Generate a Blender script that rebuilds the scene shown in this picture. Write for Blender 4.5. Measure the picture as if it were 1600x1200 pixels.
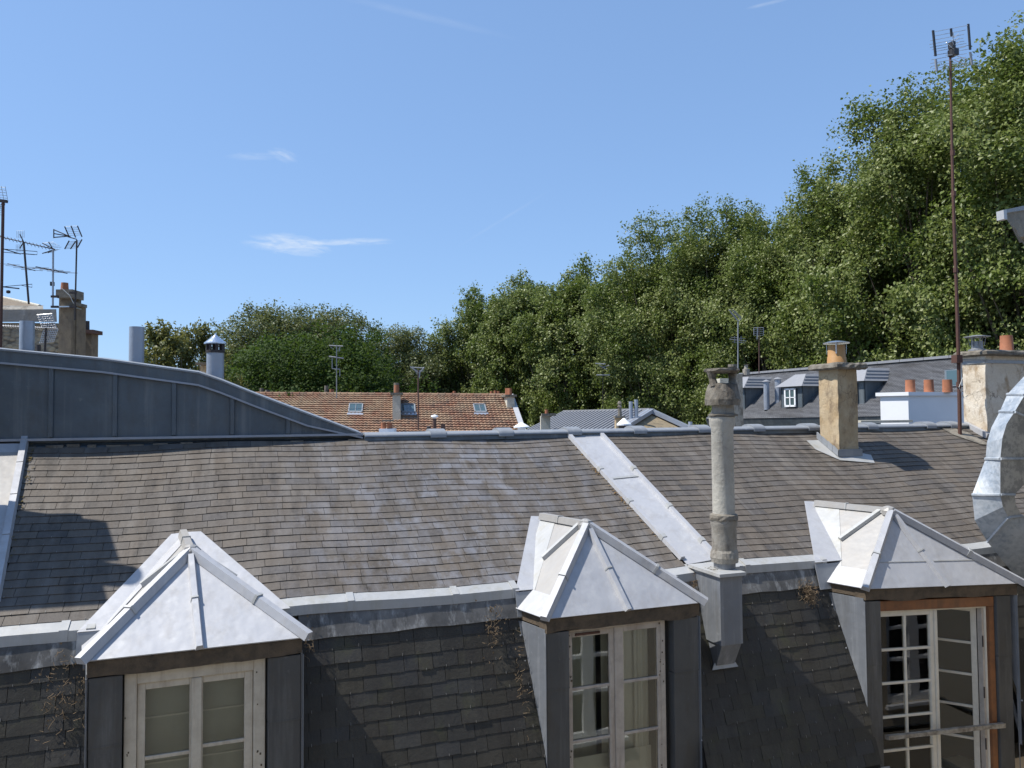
import bpy, math, random
import numpy as np
from math import sin, cos, tan, radians, pi, sqrt, atan2

# ------------------------------------------------------------------ camera
F_PX, PITCH, YAW, ROLL = 1200.0, radians(2.2), radians(20), 0.008
CF = np.array([sin(YAW)*cos(PITCH), cos(YAW)*cos(PITCH), sin(PITCH)])
CR = np.array([cos(YAW), -sin(YAW), 0.0])
CU = np.cross(CR, CF)
_c, _s = cos(ROLL), sin(ROLL)
SR = CR*_c - CU*_s          # picture right
SU = CR*_s + CU*_c          # picture up
scene = bpy.context.scene
for o in list(bpy.data.objects): bpy.data.objects.remove(o)
from mathutils import Matrix, Vector
cam_d = bpy.data.cameras.new('camera'); cam = bpy.data.objects.new('camera', cam_d)
scene.collection.objects.link(cam)
cam_d.sensor_fit = 'HORIZONTAL'; cam_d.sensor_width = 36.0; cam_d.lens = 36.0*F_PX/1600.0
cam_d.clip_start = 0.05; cam_d.clip_end = 5000
cam.matrix_world = Matrix(((SR[0], SU[0], -CF[0], 0), (SR[1], SU[1], -CF[1], 0), (SR[2], SU[2], -CF[2], 0), (0, 0, 0, 1)))
scene.camera = cam

# ------------------------------------------------------------------ sky and sun
SUNV = np.array([-0.62, 0.175, 1.0]); SUNV /= np.linalg.norm(SUNV)
SUN_EL = math.asin(SUNV[2]); SUN_AZ = atan2(SUNV[0], SUNV[1])
world = bpy.data.worlds.new('World'); scene.world = world; world.use_nodes = True
wn, wl = world.node_tree.nodes, world.node_tree.links
wn.clear()
w_out = wn.new('ShaderNodeOutputWorld'); w_bg = wn.new('ShaderNodeBackground')
w_sky = wn.new('ShaderNodeTexSky'); w_sky.sky_type = 'NISHITA'; w_sky.sun_disc = False
w_sky.sun_elevation = SUN_EL; w_sky.sun_rotation = SUN_AZ
w_sky.altitude = 100; w_sky.air_density = 1.0; w_sky.dust_density = 0.35; w_sky.ozone_density = 2.6
w_bg.inputs['Strength'].default_value = 0.10
wl.new(w_bg.outputs[0], w_out.inputs[0])

def pray(x, y):
    return (x-800)/F_PX*SR - (y-600)/F_PX*SU + CF

def wmath(op, a, b=None, c=None):
    n = wn.new('ShaderNodeMath'); n.operation = op
    for i, v in enumerate((a, b, c)):
        if v is None: continue
        if isinstance(v, (int, float)): n.inputs[i].default_value = v
        else: wl.new(v, n.inputs[i])
    return n.outputs[0]
def wdot(v, d):
    n = wn.new('ShaderNodeVectorMath'); n.operation = 'DOT_PRODUCT'
    wl.new(v, n.inputs[0]); n.inputs[1].default_value = tuple(d); return n.outputs['Value']
w_tc = wn.new('ShaderNodeTexCoord').outputs['Generated']
def cloud_patch(px0, py0, hw, hh, tilt, strength, thresh, sx, sy, seed, detail=6):
    """wisp of cirrus round one direction of the sky"""
    c = pray(px0, py0); c /= np.linalg.norm(c)
    e = pray(px0+10, py0+10*tan(tilt)); e /= np.linalg.norm(e)
    a = e - c*np.dot(e, c); a /= np.linalg.norm(a); b = np.cross(a, c)
    da = wmath('DIVIDE', wdot(w_tc, a), hw/F_PX); db = wmath('DIVIDE', wdot(w_tc, b), hh/F_PX)
    r2 = wmath('ADD', wmath('MULTIPLY', da, da), wmath('MULTIPLY', db, db))
    env = wmath('MAXIMUM', wmath('SUBTRACT', 1.0, r2), 0.0)
    front = wmath('GREATER_THAN', wdot(w_tc, c), 0.0)
    cx = wn.new('ShaderNodeCombineXYZ')
    wl.new(wmath('MULTIPLY', wdot(w_tc, a), sx), cx.inputs[0]); wl.new(wmath('MULTIPLY', wdot(w_tc, b), sy), cx.inputs[1])
    cx.inputs[2].default_value = seed
    nz = wn.new('ShaderNodeTexNoise'); nz.inputs['Scale'].default_value = 1.0; nz.inputs['Detail'].default_value = detail
    nz.inputs['Roughness'].default_value = 0.62; nz.inputs['Distortion'].default_value = 0.6
    wl.new(cx.outputs[0], nz.inputs['Vector'])
    m = wmath('MAXIMUM', wmath('SUBTRACT', wmath('ADD', nz.outputs['Fac'], wmath('MULTIPLY', env, 0.25)), thresh), 0.0)
    m = wmath('MULTIPLY', wmath('MULTIPLY', m, env), strength)
    return wmath('MINIMUM', wmath('MULTIPLY', m, front), 0.8)
masks = [cloud_patch(455, 383, 75, 20, 0.10, 1.9, 0.54, 28, 120, 3.1),
         cloud_patch(550, 378, 85, 7, -0.03, 1.5, 0.50, 28, 150, 7.4),
         cloud_patch(442, 243, 24, 11, 0.3, 1.0, 0.50, 45, 140, 1.3),
         cloud_patch(395, 244, 45, 7, 0.0, 0.5, 0.48, 40, 150, 5.3),
         cloud_patch(660, 25, 150, 7, 0.235, 0.16, 0.40, 20, 80, 2.2),
         cloud_patch(1198, 6, 32, 3, -0.23, 0.5, 0.40, 20, 80, 8.2),
         cloud_patch(790, 340, 90, 3, -0.55, 0.16, 0.40, 20, 80, 4.2)]
tot = masks[0]
for m in masks[1:]: tot = wmath('ADD', tot, m)
tot = wmath('MINIMUM', tot, 0.85)
w_tint = wn.new('ShaderNodeMix'); w_tint.data_type = 'RGBA'; w_tint.blend_type = 'MULTIPLY'
w_tint.inputs[0].default_value = 1.0
w_gam = wn.new('ShaderNodeGamma'); w_gam.inputs[1].default_value = 0.48       # flatter, paler summer sky
wl.new(w_sky.outputs[0], w_gam.inputs[0]); wl.new(w_gam.outputs[0], w_tint.inputs[6]); w_tint.inputs[7].default_value = (1.72, 2.34, 3.25, 1)
w_mix = wn.new('ShaderNodeMix'); w_mix.data_type = 'RGBA'
wl.new(tot, w_mix.inputs[0]); wl.new(w_tint.outputs[2], w_mix.inputs[6])
w_mix.inputs[7].default_value = (6.6, 7.2, 7.9, 1)
wl.new(w_mix.outputs[2], w_bg.inputs['Color'])

sun_d = bpy.data.lights.new('sun', 'SUN'); sun_d.energy = 5.0; sun_d.angle = radians(0.53); sun_d.color = (1.0, 0.955, 0.89)
sun = bpy.data.objects.new('sun', sun_d); scene.collection.objects.link(sun)
sun.rotation_euler = Vector(SUNV).to_track_quat('Z', 'Y').to_euler(); sun.location = (-30, 20, 60)
scene.view_settings.view_transform = 'Standard'; scene.view_settings.look = 'None'
scene.view_settings.exposure = 0.34; scene.view_settings.gamma = 1.0; scene.view_settings.use_curve_mapping = False
scene.cycles.max_bounces = 6; scene.cycles.transparent_max_bounces = 16

# ------------------------------------------------------------------ helpers
rng = random.Random(7)
GROUND_Z = -15.0
YB, ZB, RS, RT = 6.77, -1.58, radians(30), 2.62      # break line, upper slope angle and length
YF = 6.22                                            # plane of the dormer fronts
def onY(x, y, Y): d = pray(x, y); return d*Y/d[1]
def onX(x, y, X): d = pray(x, y); return d*X/d[0]
def onZ(x, y, Z): d = pray(x, y); return d*Z/d[2]
def Pd(x, y, d): return pray(x, y)*d
def onroof(x, y, off=0.0):
    d = pray(x, y); zb = ZB + off/cos(RS)
    return d*((zb-YB*tan(RS))/(d[2]-d[1]*tan(RS)))
def roofz(Y): return ZB+(Y-YB)*tan(RS)
def sag(X, t):
    u = t/RT
    return 0.016*sin(X*1.3+0.6)*(1-u*0.3)+0.010*sin(X*2.9+u*2.0)-0.012*u*(1-u)*4*0.5
def roofpt(X, t, off=0.0):
    return np.array([X, YB+t*cos(RS)-off*sin(RS), ZB+t*sin(RS)+off*cos(RS)+sag(X, t)])
ORG = {}
def lerp(a, b, t): return np.array(a)*(1-t)+np.array(b)*t
def setp(o, label=None, cat=None, group=None, kind=None):
    if label: o['label'] = label
    if cat: o['category'] = cat
    if group: o['group'] = group
    if kind: o['kind'] = kind
    return o
def empty(name, loc, label=None, cat=None, group=None):
    o = bpy.data.objects.new(name, None); scene.collection.objects.link(o)
    o.location = tuple(float(v) for v in loc); o.empty_display_size = 0.3
    ORG[o.name] = np.array(loc, float)
    return setp(o, label, cat, group)

class MB:
    def __init__(s): s.v = []; s.f = []; s.r = []
    def face(s, pts, r=0.0):
        n = len(s.v); s.v += [tuple(float(c) for c in p) for p in pts]; s.f.append(tuple(range(n, n+len(pts)))); s.r.append(r)
    def hexa(s, p, r=0.0):
        """p: 8 points, bottom 0-3 counterclockwise, top 4-7"""
        n = len(s.v); s.v += [tuple(float(c) for c in q) for q in p]
        for f in ((3, 2, 1, 0), (4, 5, 6, 7), (0, 1, 5, 4), (1, 2, 6, 5), (2, 3, 7, 6), (3, 0, 4, 7)):
            s.f.append(tuple(n+i for i in f)); s.r.append(r)
        return s
    def box(s, a, b, r=0.0):
        x0, y0, z0 = np.minimum(a, b); x1, y1, z1 = np.maximum(a, b)
        return s.hexa([(x0, y0, z0), (x1, y0, z0), (x1, y1, z0), (x0, y1, z0), (x0, y0, z1), (x1, y0, z1), (x1, y1, z1), (x0, y1, z1)], r)
    def prism(s, poly, ext, r=0.0):
        """closed polygon extruded along ext"""
        n = len(s.v); k = len(poly); ext = np.array(ext, float)
        s.v += [tuple(float(c) for c in p) for p in poly]; s.v += [tuple(float(c) for c in np.array(p)+ext) for p in poly]
        s.f.append(tuple(range(n, n+k))); s.f.append(tuple(range(n+2*k-1, n+k-1, -1))); s.r += [r, r]
        for i in range(k):
            j = (i+1) % k; s.f.append((n+j, n+i, n+k+i, n+k+j)); s.r.append(r)
        return s
    def bar(s, p0, p1, w, h, up=(0, 0, 1), top=None, r=0.0):
        """rectangular (or trapezoid: top = narrower top width) bar from p0 to p1, resting on the line"""
        p0 = np.array(p0, float); p1 = np.array(p1, float); d = p1-p0; d /= np.linalg.norm(d)
        up = np.array(up, float); up -= d*np.dot(up, d); up /= np.linalg.norm(up); sd = np.cross(d, up)
        t = w if top is None else top
        q = []
        for hh, ww in ((0, w), (h, t)):
            for p, sg in ((p0, -1), (p0, 1), (p1, 1), (p1, -1)):
                q.append(p+sd*sg*ww/2+up*hh)
        return s.hexa(q, r)
    def tube(s, pts, rad, n=8, r=0.0, cap=True):
        pts = [np.array(p, float) for p in pts]; m = len(pts)
        if not hasattr(rad, '__len__'): rad = [rad]*m
        base = len(s.v); ref = None
        for i, p in enumerate(pts):
            d = pts[min(i+1, m-1)]-pts[max(i-1, 0)]; d /= np.linalg.norm(d)
            if ref is None:
                ref = np.array([0, 0, 1.0]) if abs(d[2]) < 0.9 else np.array([1.0, 0, 0])
            a = ref-d*np.dot(ref, d); a /= np.linalg.norm(a); b = np.cross(d, a); ref = a
            for k in range(n):
                t = 2*pi*k/n; s.v.append(tuple(float(c) for c in p+(a*cos(t)+b*sin(t))*rad[i]))
        for i in range(m-1):
            for k in range(n):
                k2 = (k+1) % n; s.f.append((base+i*n+k, base+i*n+k2, base+(i+1)*n+k2, base+(i+1)*n+k)); s.r.append(r)
        if cap:
            s.f.append(tuple(base+k for k in range(n-1, -1, -1))); s.f.append(tuple(base+(m-1)*n+k for k in range(n))); s.r += [r, r]
        return s
    def lathe(s, c, prof, n=20, rough=0.0, seed=0, r=0.0):
        """prof: list of (radius, height) from c"""
        q = random.Random(seed); base = len(s.v); m = len(prof)
        for (ra, h) in prof:
            for k in range(n):
                t = 2*pi*k/n; rr = ra*(1+q.uniform(-rough, rough)); s.v.append((float(c[0]+rr*cos(t)), float(c[1]+rr*sin(t)), float(c[2]+h+q.uniform(-rough, rough)*ra*0.5)))
        for i in range(m-1):
            for k in range(n):
                k2 = (k+1) % n; s.f.append((base+i*n+k, base+i*n+k2, base+(i+1)*n+k2, base+(i+1)*n+k)); s.r.append(r)
        if prof[0][0] > 1e-4: s.f.append(tuple(base+k for k in range(n-1, -1, -1))); s.r.append(r)
        if prof[-1][0] > 1e-4: s.f.append(tuple(base+(m-1)*n+k for k in range(n))); s.r.append(r)
        return s
    def build(s, name, mat, parent=None, label=None, cat=None, group=None, kind=None, bevel=0.0, smooth=False, origin=None):
        if parent is not None: org = ORG[parent.name]
        elif origin is not None: org = np.array(origin, float)
        else:
            a = np.array(s.v); org = np.array([a[:, 0].mean(), a[:, 1].mean(), a[:, 2].min()])
        me = bpy.data.meshes.new(name)
        me.from_pydata([tuple(np.array(v)-org) for v in s.v], [], s.f)
        at = me.attributes.new('rnd', 'FLOAT', 'FACE'); at.data.foreach_set('value', [float(q) for q in s.r])
        me.materials.append(mat)
        o = bpy.data.objects.new(name, me); scene.collection.objects.link(o)
        if parent is not None: o.parent = parent
        else: o.location = tuple(org)
        ORG[o.name] = org
        import bmesh
        bm = bmesh.new(); bm.from_mesh(me); bmesh.ops.recalc_face_normals(bm, faces=bm.faces)
        if bevel > 0:
            bmesh.ops.remove_doubles(bm, verts=bm.verts, dist=1e-5)
            bmesh.ops.bevel(bm, geom=[e for e in bm.edges if len(e.link_faces) == 2 and e.calc_face_angle(0) > 0.5], offset=bevel, segments=1, affect='EDGES')
        bm.to_mesh(me); bm.free()
        if smooth:
            me.polygons.foreach_set('use_smooth', [True]*len(me.polygons))
            try: me.set_sharp_from_angle(angle=radians(40))
            except Exception: pass
        return setp(o, label, cat, group, kind)

# ------------------------------------------------------------------ materials
class Mat:
    def __init__(s, name, rough=0.6, metallic=0.0, spec=0.5):
        s.m = bpy.data.materials.new(name); s.m.use_nodes = True; s.n = s.m.node_tree.nodes; s.l = s.m.node_tree.links
        s.b = s.n['Principled BSDF']; s.b.inputs['Roughness'].default_value = rough; s.b.inputs['Metallic'].default_value = metallic
        s.b.inputs['Specular IOR Level'].default_value = spec
        s.pos = s.n.new('ShaderNodeNewGeometry').outputs['Position']
    def put(s, sock, v):
        if isinstance(v, (int, float)): sock.default_value = v
        elif isinstance(v, tuple): sock.default_value = v if len(v) == 4 else v+(1,)
        else: s.l.new(v, sock)
    def noise(s, scale=(1, 1, 1), sc=1.0, detail=4, rough=0.55, lo=0.35, hi=0.65, vec=None, dist=0.0):
        mp = s.n.new('ShaderNodeVectorMath'); mp.operation = 'MULTIPLY'
        s.l.new(vec or s.pos, mp.inputs[0]); mp.inputs[1].default_value = scale
        z = s.n.new('ShaderNodeTexNoise'); z.inputs['Scale'].default_value = sc; z.inputs['Detail'].default_value = detail
        z.inputs['Roughness'].default_value = rough; z.inputs['Distortion'].default_value = dist
        s.l.new(mp.outputs[0], z.inputs['Vector'])
        if lo is None: return z.outputs['Fac']
        return s.rng(z.outputs['Fac'], lo, hi)
    def rng(s, v, lo, hi, a=0.0, b=1.0):
        r = s.n.new('ShaderNodeMapRange'); s.l.new(v, r.inputs[0])
        r.inputs[1].default_value = lo; r.inputs[2].default_value = hi; r.inputs[3].default_value = a; r.inputs[4].default_value = b
        return r.outputs[0]
    def math(s, op, a, b=0.0):
        n = s.n.new('ShaderNodeMath'); n.operation = op; s.put(n.inputs[0], a); s.put(n.inputs[1], b); return n.outputs[0]
    def mix(s, f, a, b, mode='MIX'):
        n = s.n.new('ShaderNodeMix'); n.data_type = 'RGBA'; n.blend_type = mode
        s.put(n.inputs[0], f); s.put(n.inputs[6], a); s.put(n.inputs[7], b); return n.outputs[2]
    def rnd(s):
        a = s.n.new('ShaderNodeAttribute'); a.attribute_name = 'rnd'
        o = s.n.new('ShaderNodeObjectInfo')
        return s.math('FRACT', s.math('ADD', a.outputs['Fac'], o.outputs['Random']))
    def attr(s):
        a = s.n.new('ShaderNodeAttribute'); a.attribute_name = 'rnd'; return a.outputs['Fac']
    def ramp(s, f, stops):
        r = s.n.new('ShaderNodeValToRGB'); s.l.new(f, r.inputs[0]); e = r.color_ramp.elements
        while len(e) > 1: e.remove(e[-1])
        e[0].position = stops[0][0]; e[0].color = stops[0][1]+(1,)
        for p, c in stops[1:]:
            k = e.new(p); k.color = c+(1,)
        return r.outputs[0]
    def color(s, c): s.put(s.b.inputs['Base Color'], c)
    def bump(s, h, dist=0.01, strength=0.6):
        n = s.n.new('ShaderNodeBump'); s.l.new(h, n.inputs['Height']); n.inputs['Distance'].default_value = dist; n.inputs['Strength'].default_value = strength
        s.l.new(n.outputs[0], s.b.inputs['Normal'])

def m_slate(name, tints, lichen, grain=1.0, streak_scale=(7, 0.9, 0.9), moss=None, rough=0.6, patch=None):
    m = Mat(name, rough=rough, spec=0.25)
    r = m.rnd(); r2 = m.rng(m.math('FRACT', m.math('MULTIPLY', r, 7.13)), 0, 1, 0.35, 1.25); r3 = m.rng(m.math('FRACT', m.math('MULTIPLY', r, 13.7)), 0, 1, 0.2, 1.3)
    c = m.ramp(r, [(i/len(tints), t) for i, t in enumerate(tints)])
    m.n[-1] if False else None
    big = m.noise(sc=1.3, detail=3, lo=0.3, hi=0.7)
    c = m.mix(m.math('MULTIPLY', big, 0.22), c, tints[0])
    st = m.noise(streak_scale, 1.0, detail=5, rough=0.6, lo=0.42, hi=0.75)
    c = m.mix(m.math('MULTIPLY', m.math('MULTIPLY', st, 0.55), r2), c, lichen)
    dk = m.noise((4.5, 0.9, 0.9), 1.5, detail=6, rough=0.65, lo=0.48, hi=0.64)
    c = m.mix(m.math('MINIMUM', m.math('MULTIPLY', m.math('MULTIPLY', dk, 0.62), r3), 0.85), c, (0.034, 0.030, 0.026))
    dk2 = m.noise((2.2, 0.35, 0.35), 1.0, detail=5, rough=0.6, lo=0.50, hi=0.66)
    c = m.mix(m.math('MULTIPLY', m.math('MULTIPLY', dk2, 0.42), r2), c, (0.045, 0.038, 0.032))
    fine = m.noise(sc=26, detail=5, rough=0.7, lo=0.3, hi=0.7)
    c = m.mix(m.math('MULTIPLY', fine, 0.25*grain), c, lichen)
    if patch is not None:
        (px, w, pc, amt) = patch
        sx = m.n.new('ShaderNodeSeparateXYZ'); m.l.new(m.pos, sx.inputs[0])
        dx = m.math('DIVIDE', m.math('SUBTRACT', sx.outputs[0], px), w)
        e = m.math('MAXIMUM', m.math('SUBTRACT', 1.0, m.math('MULTIPLY', dx, dx)), 0.0)
        k = m.noise((4.5, 2.2, 2.2), 1.3, detail=5, rough=0.65, lo=0.44, hi=0.62)
        c = m.mix(m.math('MULTIPLY', m.math('MULTIPLY', m.math('MULTIPLY', e, k), amt), r2), c, pc)
    if moss is not None:
        mo = m.noise(sc=3.1, detail=6, rough=0.7, lo=0.55, hi=0.72)
        c = m.mix(m.math('MULTIPLY', mo, moss[1]), c, moss[0])
    m.color(c)
    m.put(m.b.inputs['Roughness'], m.rng(fine, 0, 1, rough-0.12, rough+0.12))
    m.bump(m.noise((1, 1, 1), 40, detail=6, rough=0.7, lo=None), 0.004, 0.8)
    return m.m
M = {}
M['slate'] = m_slate('weathered_slate', [(0.109, 0.090, 0.070), (0.082, 0.067, 0.053), (0.117, 0.095, 0.073), (0.092, 0.079, 0.068), (0.099, 0.081, 0.062), (0.075, 0.068, 0.064), (0.114, 0.093, 0.072)],
                     (0.21, 0.195, 0.175), patch=(2.3, 2.2, (0.23, 0.24, 0.27), 0.5))
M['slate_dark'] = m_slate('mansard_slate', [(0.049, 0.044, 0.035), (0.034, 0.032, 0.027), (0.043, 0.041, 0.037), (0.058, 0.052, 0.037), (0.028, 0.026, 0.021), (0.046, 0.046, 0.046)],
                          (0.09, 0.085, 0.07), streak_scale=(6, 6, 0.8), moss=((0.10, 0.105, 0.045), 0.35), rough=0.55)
M['slate_far'] = m_slate('far_slate', [(0.115, 0.118, 0.125), (0.15, 0.155, 0.165), (0.10, 0.10, 0.11), (0.13, 0.135, 0.145)], (0.22, 0.225, 0.235))

def m_zinc(name, base, dark, light, rough=0.5, metal=0.15, streak=(9, 9, 0.5), amt=0.5, stain=None, stain_amt=0.0, bump=0.004, spec=0.5):
    m = Mat(name, rough=rough, metallic=metal, spec=spec)
    a = m.noise(sc=2.2, detail=5, rough=0.6, lo=0.3, hi=0.7)
    c = m.mix(m.math('MULTIPLY', a, amt), base, dark)
    b = m.noise(streak, 1.0, detail=5, rough=0.65, lo=0.52, hi=0.72)
    c = m.mix(m.math('MULTIPLY', b, amt), c, light)
    f = m.noise(sc=60, detail=3, lo=0.35, hi=0.65)
    c = m.mix(m.math('MULTIPLY', f, 0.12), c, dark)
    sp = m.noise(sc=14, detail=6, rough=0.7, lo=0.63, hi=0.70)
    c = m.mix(m.math('MULTIPLY', sp, 0.5*amt), c, light)
    if stain:
        s2 = m.noise((5, 5, 1.2), 1.4, detail=6, rough=0.7, lo=0.50, hi=0.68)
        c = m.mix(m.math('MULTIPLY', s2, stain_amt), c, stain)
    m.color(c)
    m.put(m.b.inputs['Roughness'], m.rng(a, 0, 1, rough-0.08, rough+0.1))
    m.bump(m.noise((1, 1, 1), 2.6, detail=3, lo=None), bump*10, 0.45)
    return m.m
M['zinc'] = m_zinc('bright_zinc', (0.455, 0.458, 0.47), (0.375, 0.382, 0.40), (0.54, 0.54, 0.53), amt=0.6, stain=(0.30, 0.28, 0.255), stain_amt=0.32)
M['zinc_cream'] = m_zinc('patinated_zinc', (0.360, 0.350, 0.332), (0.298, 0.285, 0.262), (0.414, 0.402, 0.367), amt=0.4, stain=(0.347, 0.301, 0.245), stain_amt=0.25)
M['zinc_band'] = m_zinc('stained_zinc', (0.42, 0.425, 0.42), (0.32, 0.32, 0.30), (0.50, 0.49, 0.46), amt=0.5, stain=(0.30, 0.28, 0.21), stain_amt=0.45)
M['zinc_apron'] = m_zinc('streaked_zinc', (0.19, 0.185, 0.175), (0.04, 0.038, 0.035), (0.40, 0.40, 0.385), amt=0.9, streak=(14, 14, 0.4), stain=(0.05, 0.048, 0.042), stain_amt=0.8)
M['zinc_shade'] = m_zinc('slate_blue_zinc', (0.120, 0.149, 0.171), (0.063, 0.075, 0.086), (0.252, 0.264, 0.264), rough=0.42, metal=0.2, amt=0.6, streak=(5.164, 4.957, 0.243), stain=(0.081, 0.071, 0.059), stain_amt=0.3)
M['zinc_pillar'] = m_zinc('leaden_zinc', (0.092, 0.095, 0.096), (0.055, 0.056, 0.056), (0.17, 0.172, 0.17), rough=0.5, metal=0.2, amt=0.7, streak=(7, 7, 0.5), stain=(0.07, 0.062, 0.05), stain_amt=0.5)
M['zinc_cheek'] = m_zinc('cheek_zinc', (0.20, 0.215, 0.235), (0.13, 0.14, 0.155), (0.36, 0.37, 0.38), rough=0.45, metal=0.2, amt=0.6, stain=(0.12, 0.11, 0.09), stain_amt=0.3)
M['zinc_ridge'] = m_zinc('ridge_zinc', (0.279, 0.296, 0.312), (0.197, 0.208, 0.226), (0.377, 0.384, 0.390), amt=0.5)
M['zinc_pipe'] = m_zinc('galvanised_pipe', (0.34, 0.37, 0.42), (0.25, 0.28, 0.33), (0.44, 0.47, 0.52), rough=0.4, metal=0.35, amt=0.4)
M['zinc_far'] = m_zinc('far_zinc', (0.272, 0.276, 0.288), (0.208, 0.212, 0.224), (0.360, 0.360, 0.368), amt=0.4)

def m_duct():
    m = Mat('spangled_galvanised_steel', rough=0.5, metallic=0.2, spec=0.4)
    v = m.n.new('ShaderNodeTexVoronoi'); v.inputs['Scale'].default_value = 26; m.l.new(m.pos, v.inputs['Vector'])
    sp = m.n.new('ShaderNodeSeparateColor'); m.l.new(v.outputs['Color'], sp.inputs[0])
    n = m.noise(sc=5, detail=7, rough=0.75, lo=0.42, hi=0.62)
    c = m.mix(sp.outputs[0], (0.25, 0.29, 0.33), (0.37, 0.41, 0.45))
    c = m.mix(m.math('MULTIPLY', n, 0.6), c, (0.52, 0.54, 0.55))
    d = m.noise(sc=9, detail=6, rough=0.7, lo=0.56, hi=0.68)
    c = m.mix(m.math('MULTIPLY', d, 0.4), c, (0.22, 0.23, 0.23))
    m.color(c); m.put(m.b.inputs['Roughness'], m.rng(n, 0, 1, 0.42, 0.6))
    m.bump(m.noise(sc=7, detail=2, lo=None), 0.02, 0.3); return m.m
M['duct'] = m_duct()
def m_duct2():
    m = Mat('dirty_galvanised_steel', rough=0.6, metallic=0.15)
    n = m.noise(sc=6, detail=8, rough=0.78, lo=0.46, hi=0.56)
    c = m.mix(n, (0.42, 0.41, 0.37), (0.25, 0.25, 0.235)); m.color(c); return m.m
M['duct_side'] = m_duct2()

def m_plain(name, col, rough=0.6, metal=0.0, var=0.3, dark=None, sc=12, bump=0.003, streak=None):
    m = Mat(name, rough=rough, metallic=metal)
    dark = dark or tuple(c*0.55 for c in col)
    a = m.noise(sc=sc, detail=6, rough=0.68, lo=0.4, hi=0.68)
    c = m.mix(m.math('MULTIPLY', a, var), col, dark)
    if streak:
        b = m.noise((8, 8, 0.7), 1.5, detail=5, rough=0.65, lo=0.5, hi=0.7)
        c = m.mix(m.math('MULTIPLY', b, streak[1]), c, streak[0])
    m.color(c); m.bump(m.noise(sc=sc*3, detail=5, lo=None), bump, 0.7); return m.m
M['paint'] = m_plain('worn_cream_paint', (0.60, 0.54, 0.43), 0.55, var=0.35, dark=(0.30, 0.24, 0.17), sc=9, streak=((0.30, 0.23, 0.16), 0.65))
M['paint_grey'] = m_plain('worn_grey_paint', (0.50, 0.44, 0.365), 0.55, var=0.4, dark=(0.22, 0.17, 0.14), sc=9, streak=((0.24, 0.18, 0.14), 0.6))
M['paint_white'] = m_plain('white_window_paint', (0.70, 0.65, 0.54), 0.5, var=0.25, dark=(0.35, 0.30, 0.22), sc=10)
M['wood_orange'] = m_plain('varnished_oak', (0.24, 0.092, 0.030), 0.5, var=0.6, dark=(0.08, 0.035, 0.018), sc=7, streak=((0.09, 0.04, 0.02), 0.5))
M['wood_dark'] = m_plain('weathered_beam', (0.115, 0.085, 0.055), 0.85, var=0.8, dark=(0.035, 0.028, 0.020), sc=8, bump=0.012)
M['wood_rail'] = m_plain('flaking_rail', (0.40, 0.36, 0.29), 0.8, var=0.9, dark=(0.13, 0.10, 0.07), sc=14, bump=0.012)
M['terracotta'] = m_plain('terracotta', (0.36, 0.135, 0.065), 0.75, var=0.5, dark=(0.20, 0.085, 0.045), sc=9)
M['ochre_pot'] = m_plain('ochre_clay', (0.42, 0.23, 0.085), 0.6, var=0.4, dark=(0.30, 0.15, 0.05), sc=7)
M['rust'] = m_plain('rusty_steel', (0.105, 0.050, 0.036), 0.75, 0.2, var=0.7, dark=(0.07, 0.032, 0.024), sc=10)
M['brown_metal'] = m_plain('brown_sheet_metal', (0.10, 0.05, 0.035), 0.6, var=0.5)
M['iron'] = m_plain('dark_iron', (0.05, 0.04, 0.038), 0.6, 0.3, var=0.4)
M['alu'] = m_plain('aluminium', (0.55, 0.56, 0.58), 0.35, 0.8, var=0.2)
M['alu_dull'] = m_plain('oxidised_aluminium', (0.30, 0.31, 0.32), 0.5, 0.4, var=0.3)
M['hook'] = m_plain('galvanised_hook', (0.24, 0.23, 0.21), 0.5, 0.2, var=0.5)
M['chrome'] = m_plain('stainless_steel', (0.62, 0.66, 0.72), 0.25, 0.9, var=0.15)
M['plastic_black'] = m_plain('black_plastic', (0.02, 0.02, 0.022), 0.5, var=0.2)
M['cable'] = m_plain('pale_cable', (0.5, 0.5, 0.47), 0.6, var=0.2)
M['dark'] = m_plain('dark_underlay', (0.018, 0.017, 0.016), 0.9, var=0.2)
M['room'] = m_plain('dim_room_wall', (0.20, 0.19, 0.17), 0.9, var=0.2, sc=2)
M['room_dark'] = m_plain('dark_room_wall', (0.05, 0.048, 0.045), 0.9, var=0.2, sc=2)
M['curtain'] = m_plain('grey_green_curtain', (0.46, 0.46, 0.40), 0.9, var=0.2, sc=3)
M['curtain_pale'] = m_plain('pale_curtain', (0.72, 0.70, 0.62), 0.9, var=0.2, sc=3)
M['plaster_white'] = m_plain('white_render', (0.78, 0.79, 0.80), 0.8, var=0.12, dark=(0.6, 0.61, 0.62), sc=3)
M['facade'] = m_plain('cream_limestone', (0.62, 0.54, 0.42), 0.85, var=0.2, sc=2)
M['ground'] = m_plain('courtyard_paving', (0.22, 0.20, 0.18), 0.9, var=0.4, sc=0.8)
M['moss'] = m_plain('dry_moss', (0.17, 0.12, 0.035), 0.95, var=0.6, dark=(0.07, 0.07, 0.02), sc=30)
M['lichen'] = m_plain('orange_lichen', (0.272, 0.162, 0.055), 0.95, var=0.6, sc=30)
M['twig'] = m_plain('dead_twigs', (0.24, 0.17, 0.10), 0.9, var=0.6, sc=30)
M['cable_rail'] = M['iron']

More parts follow.
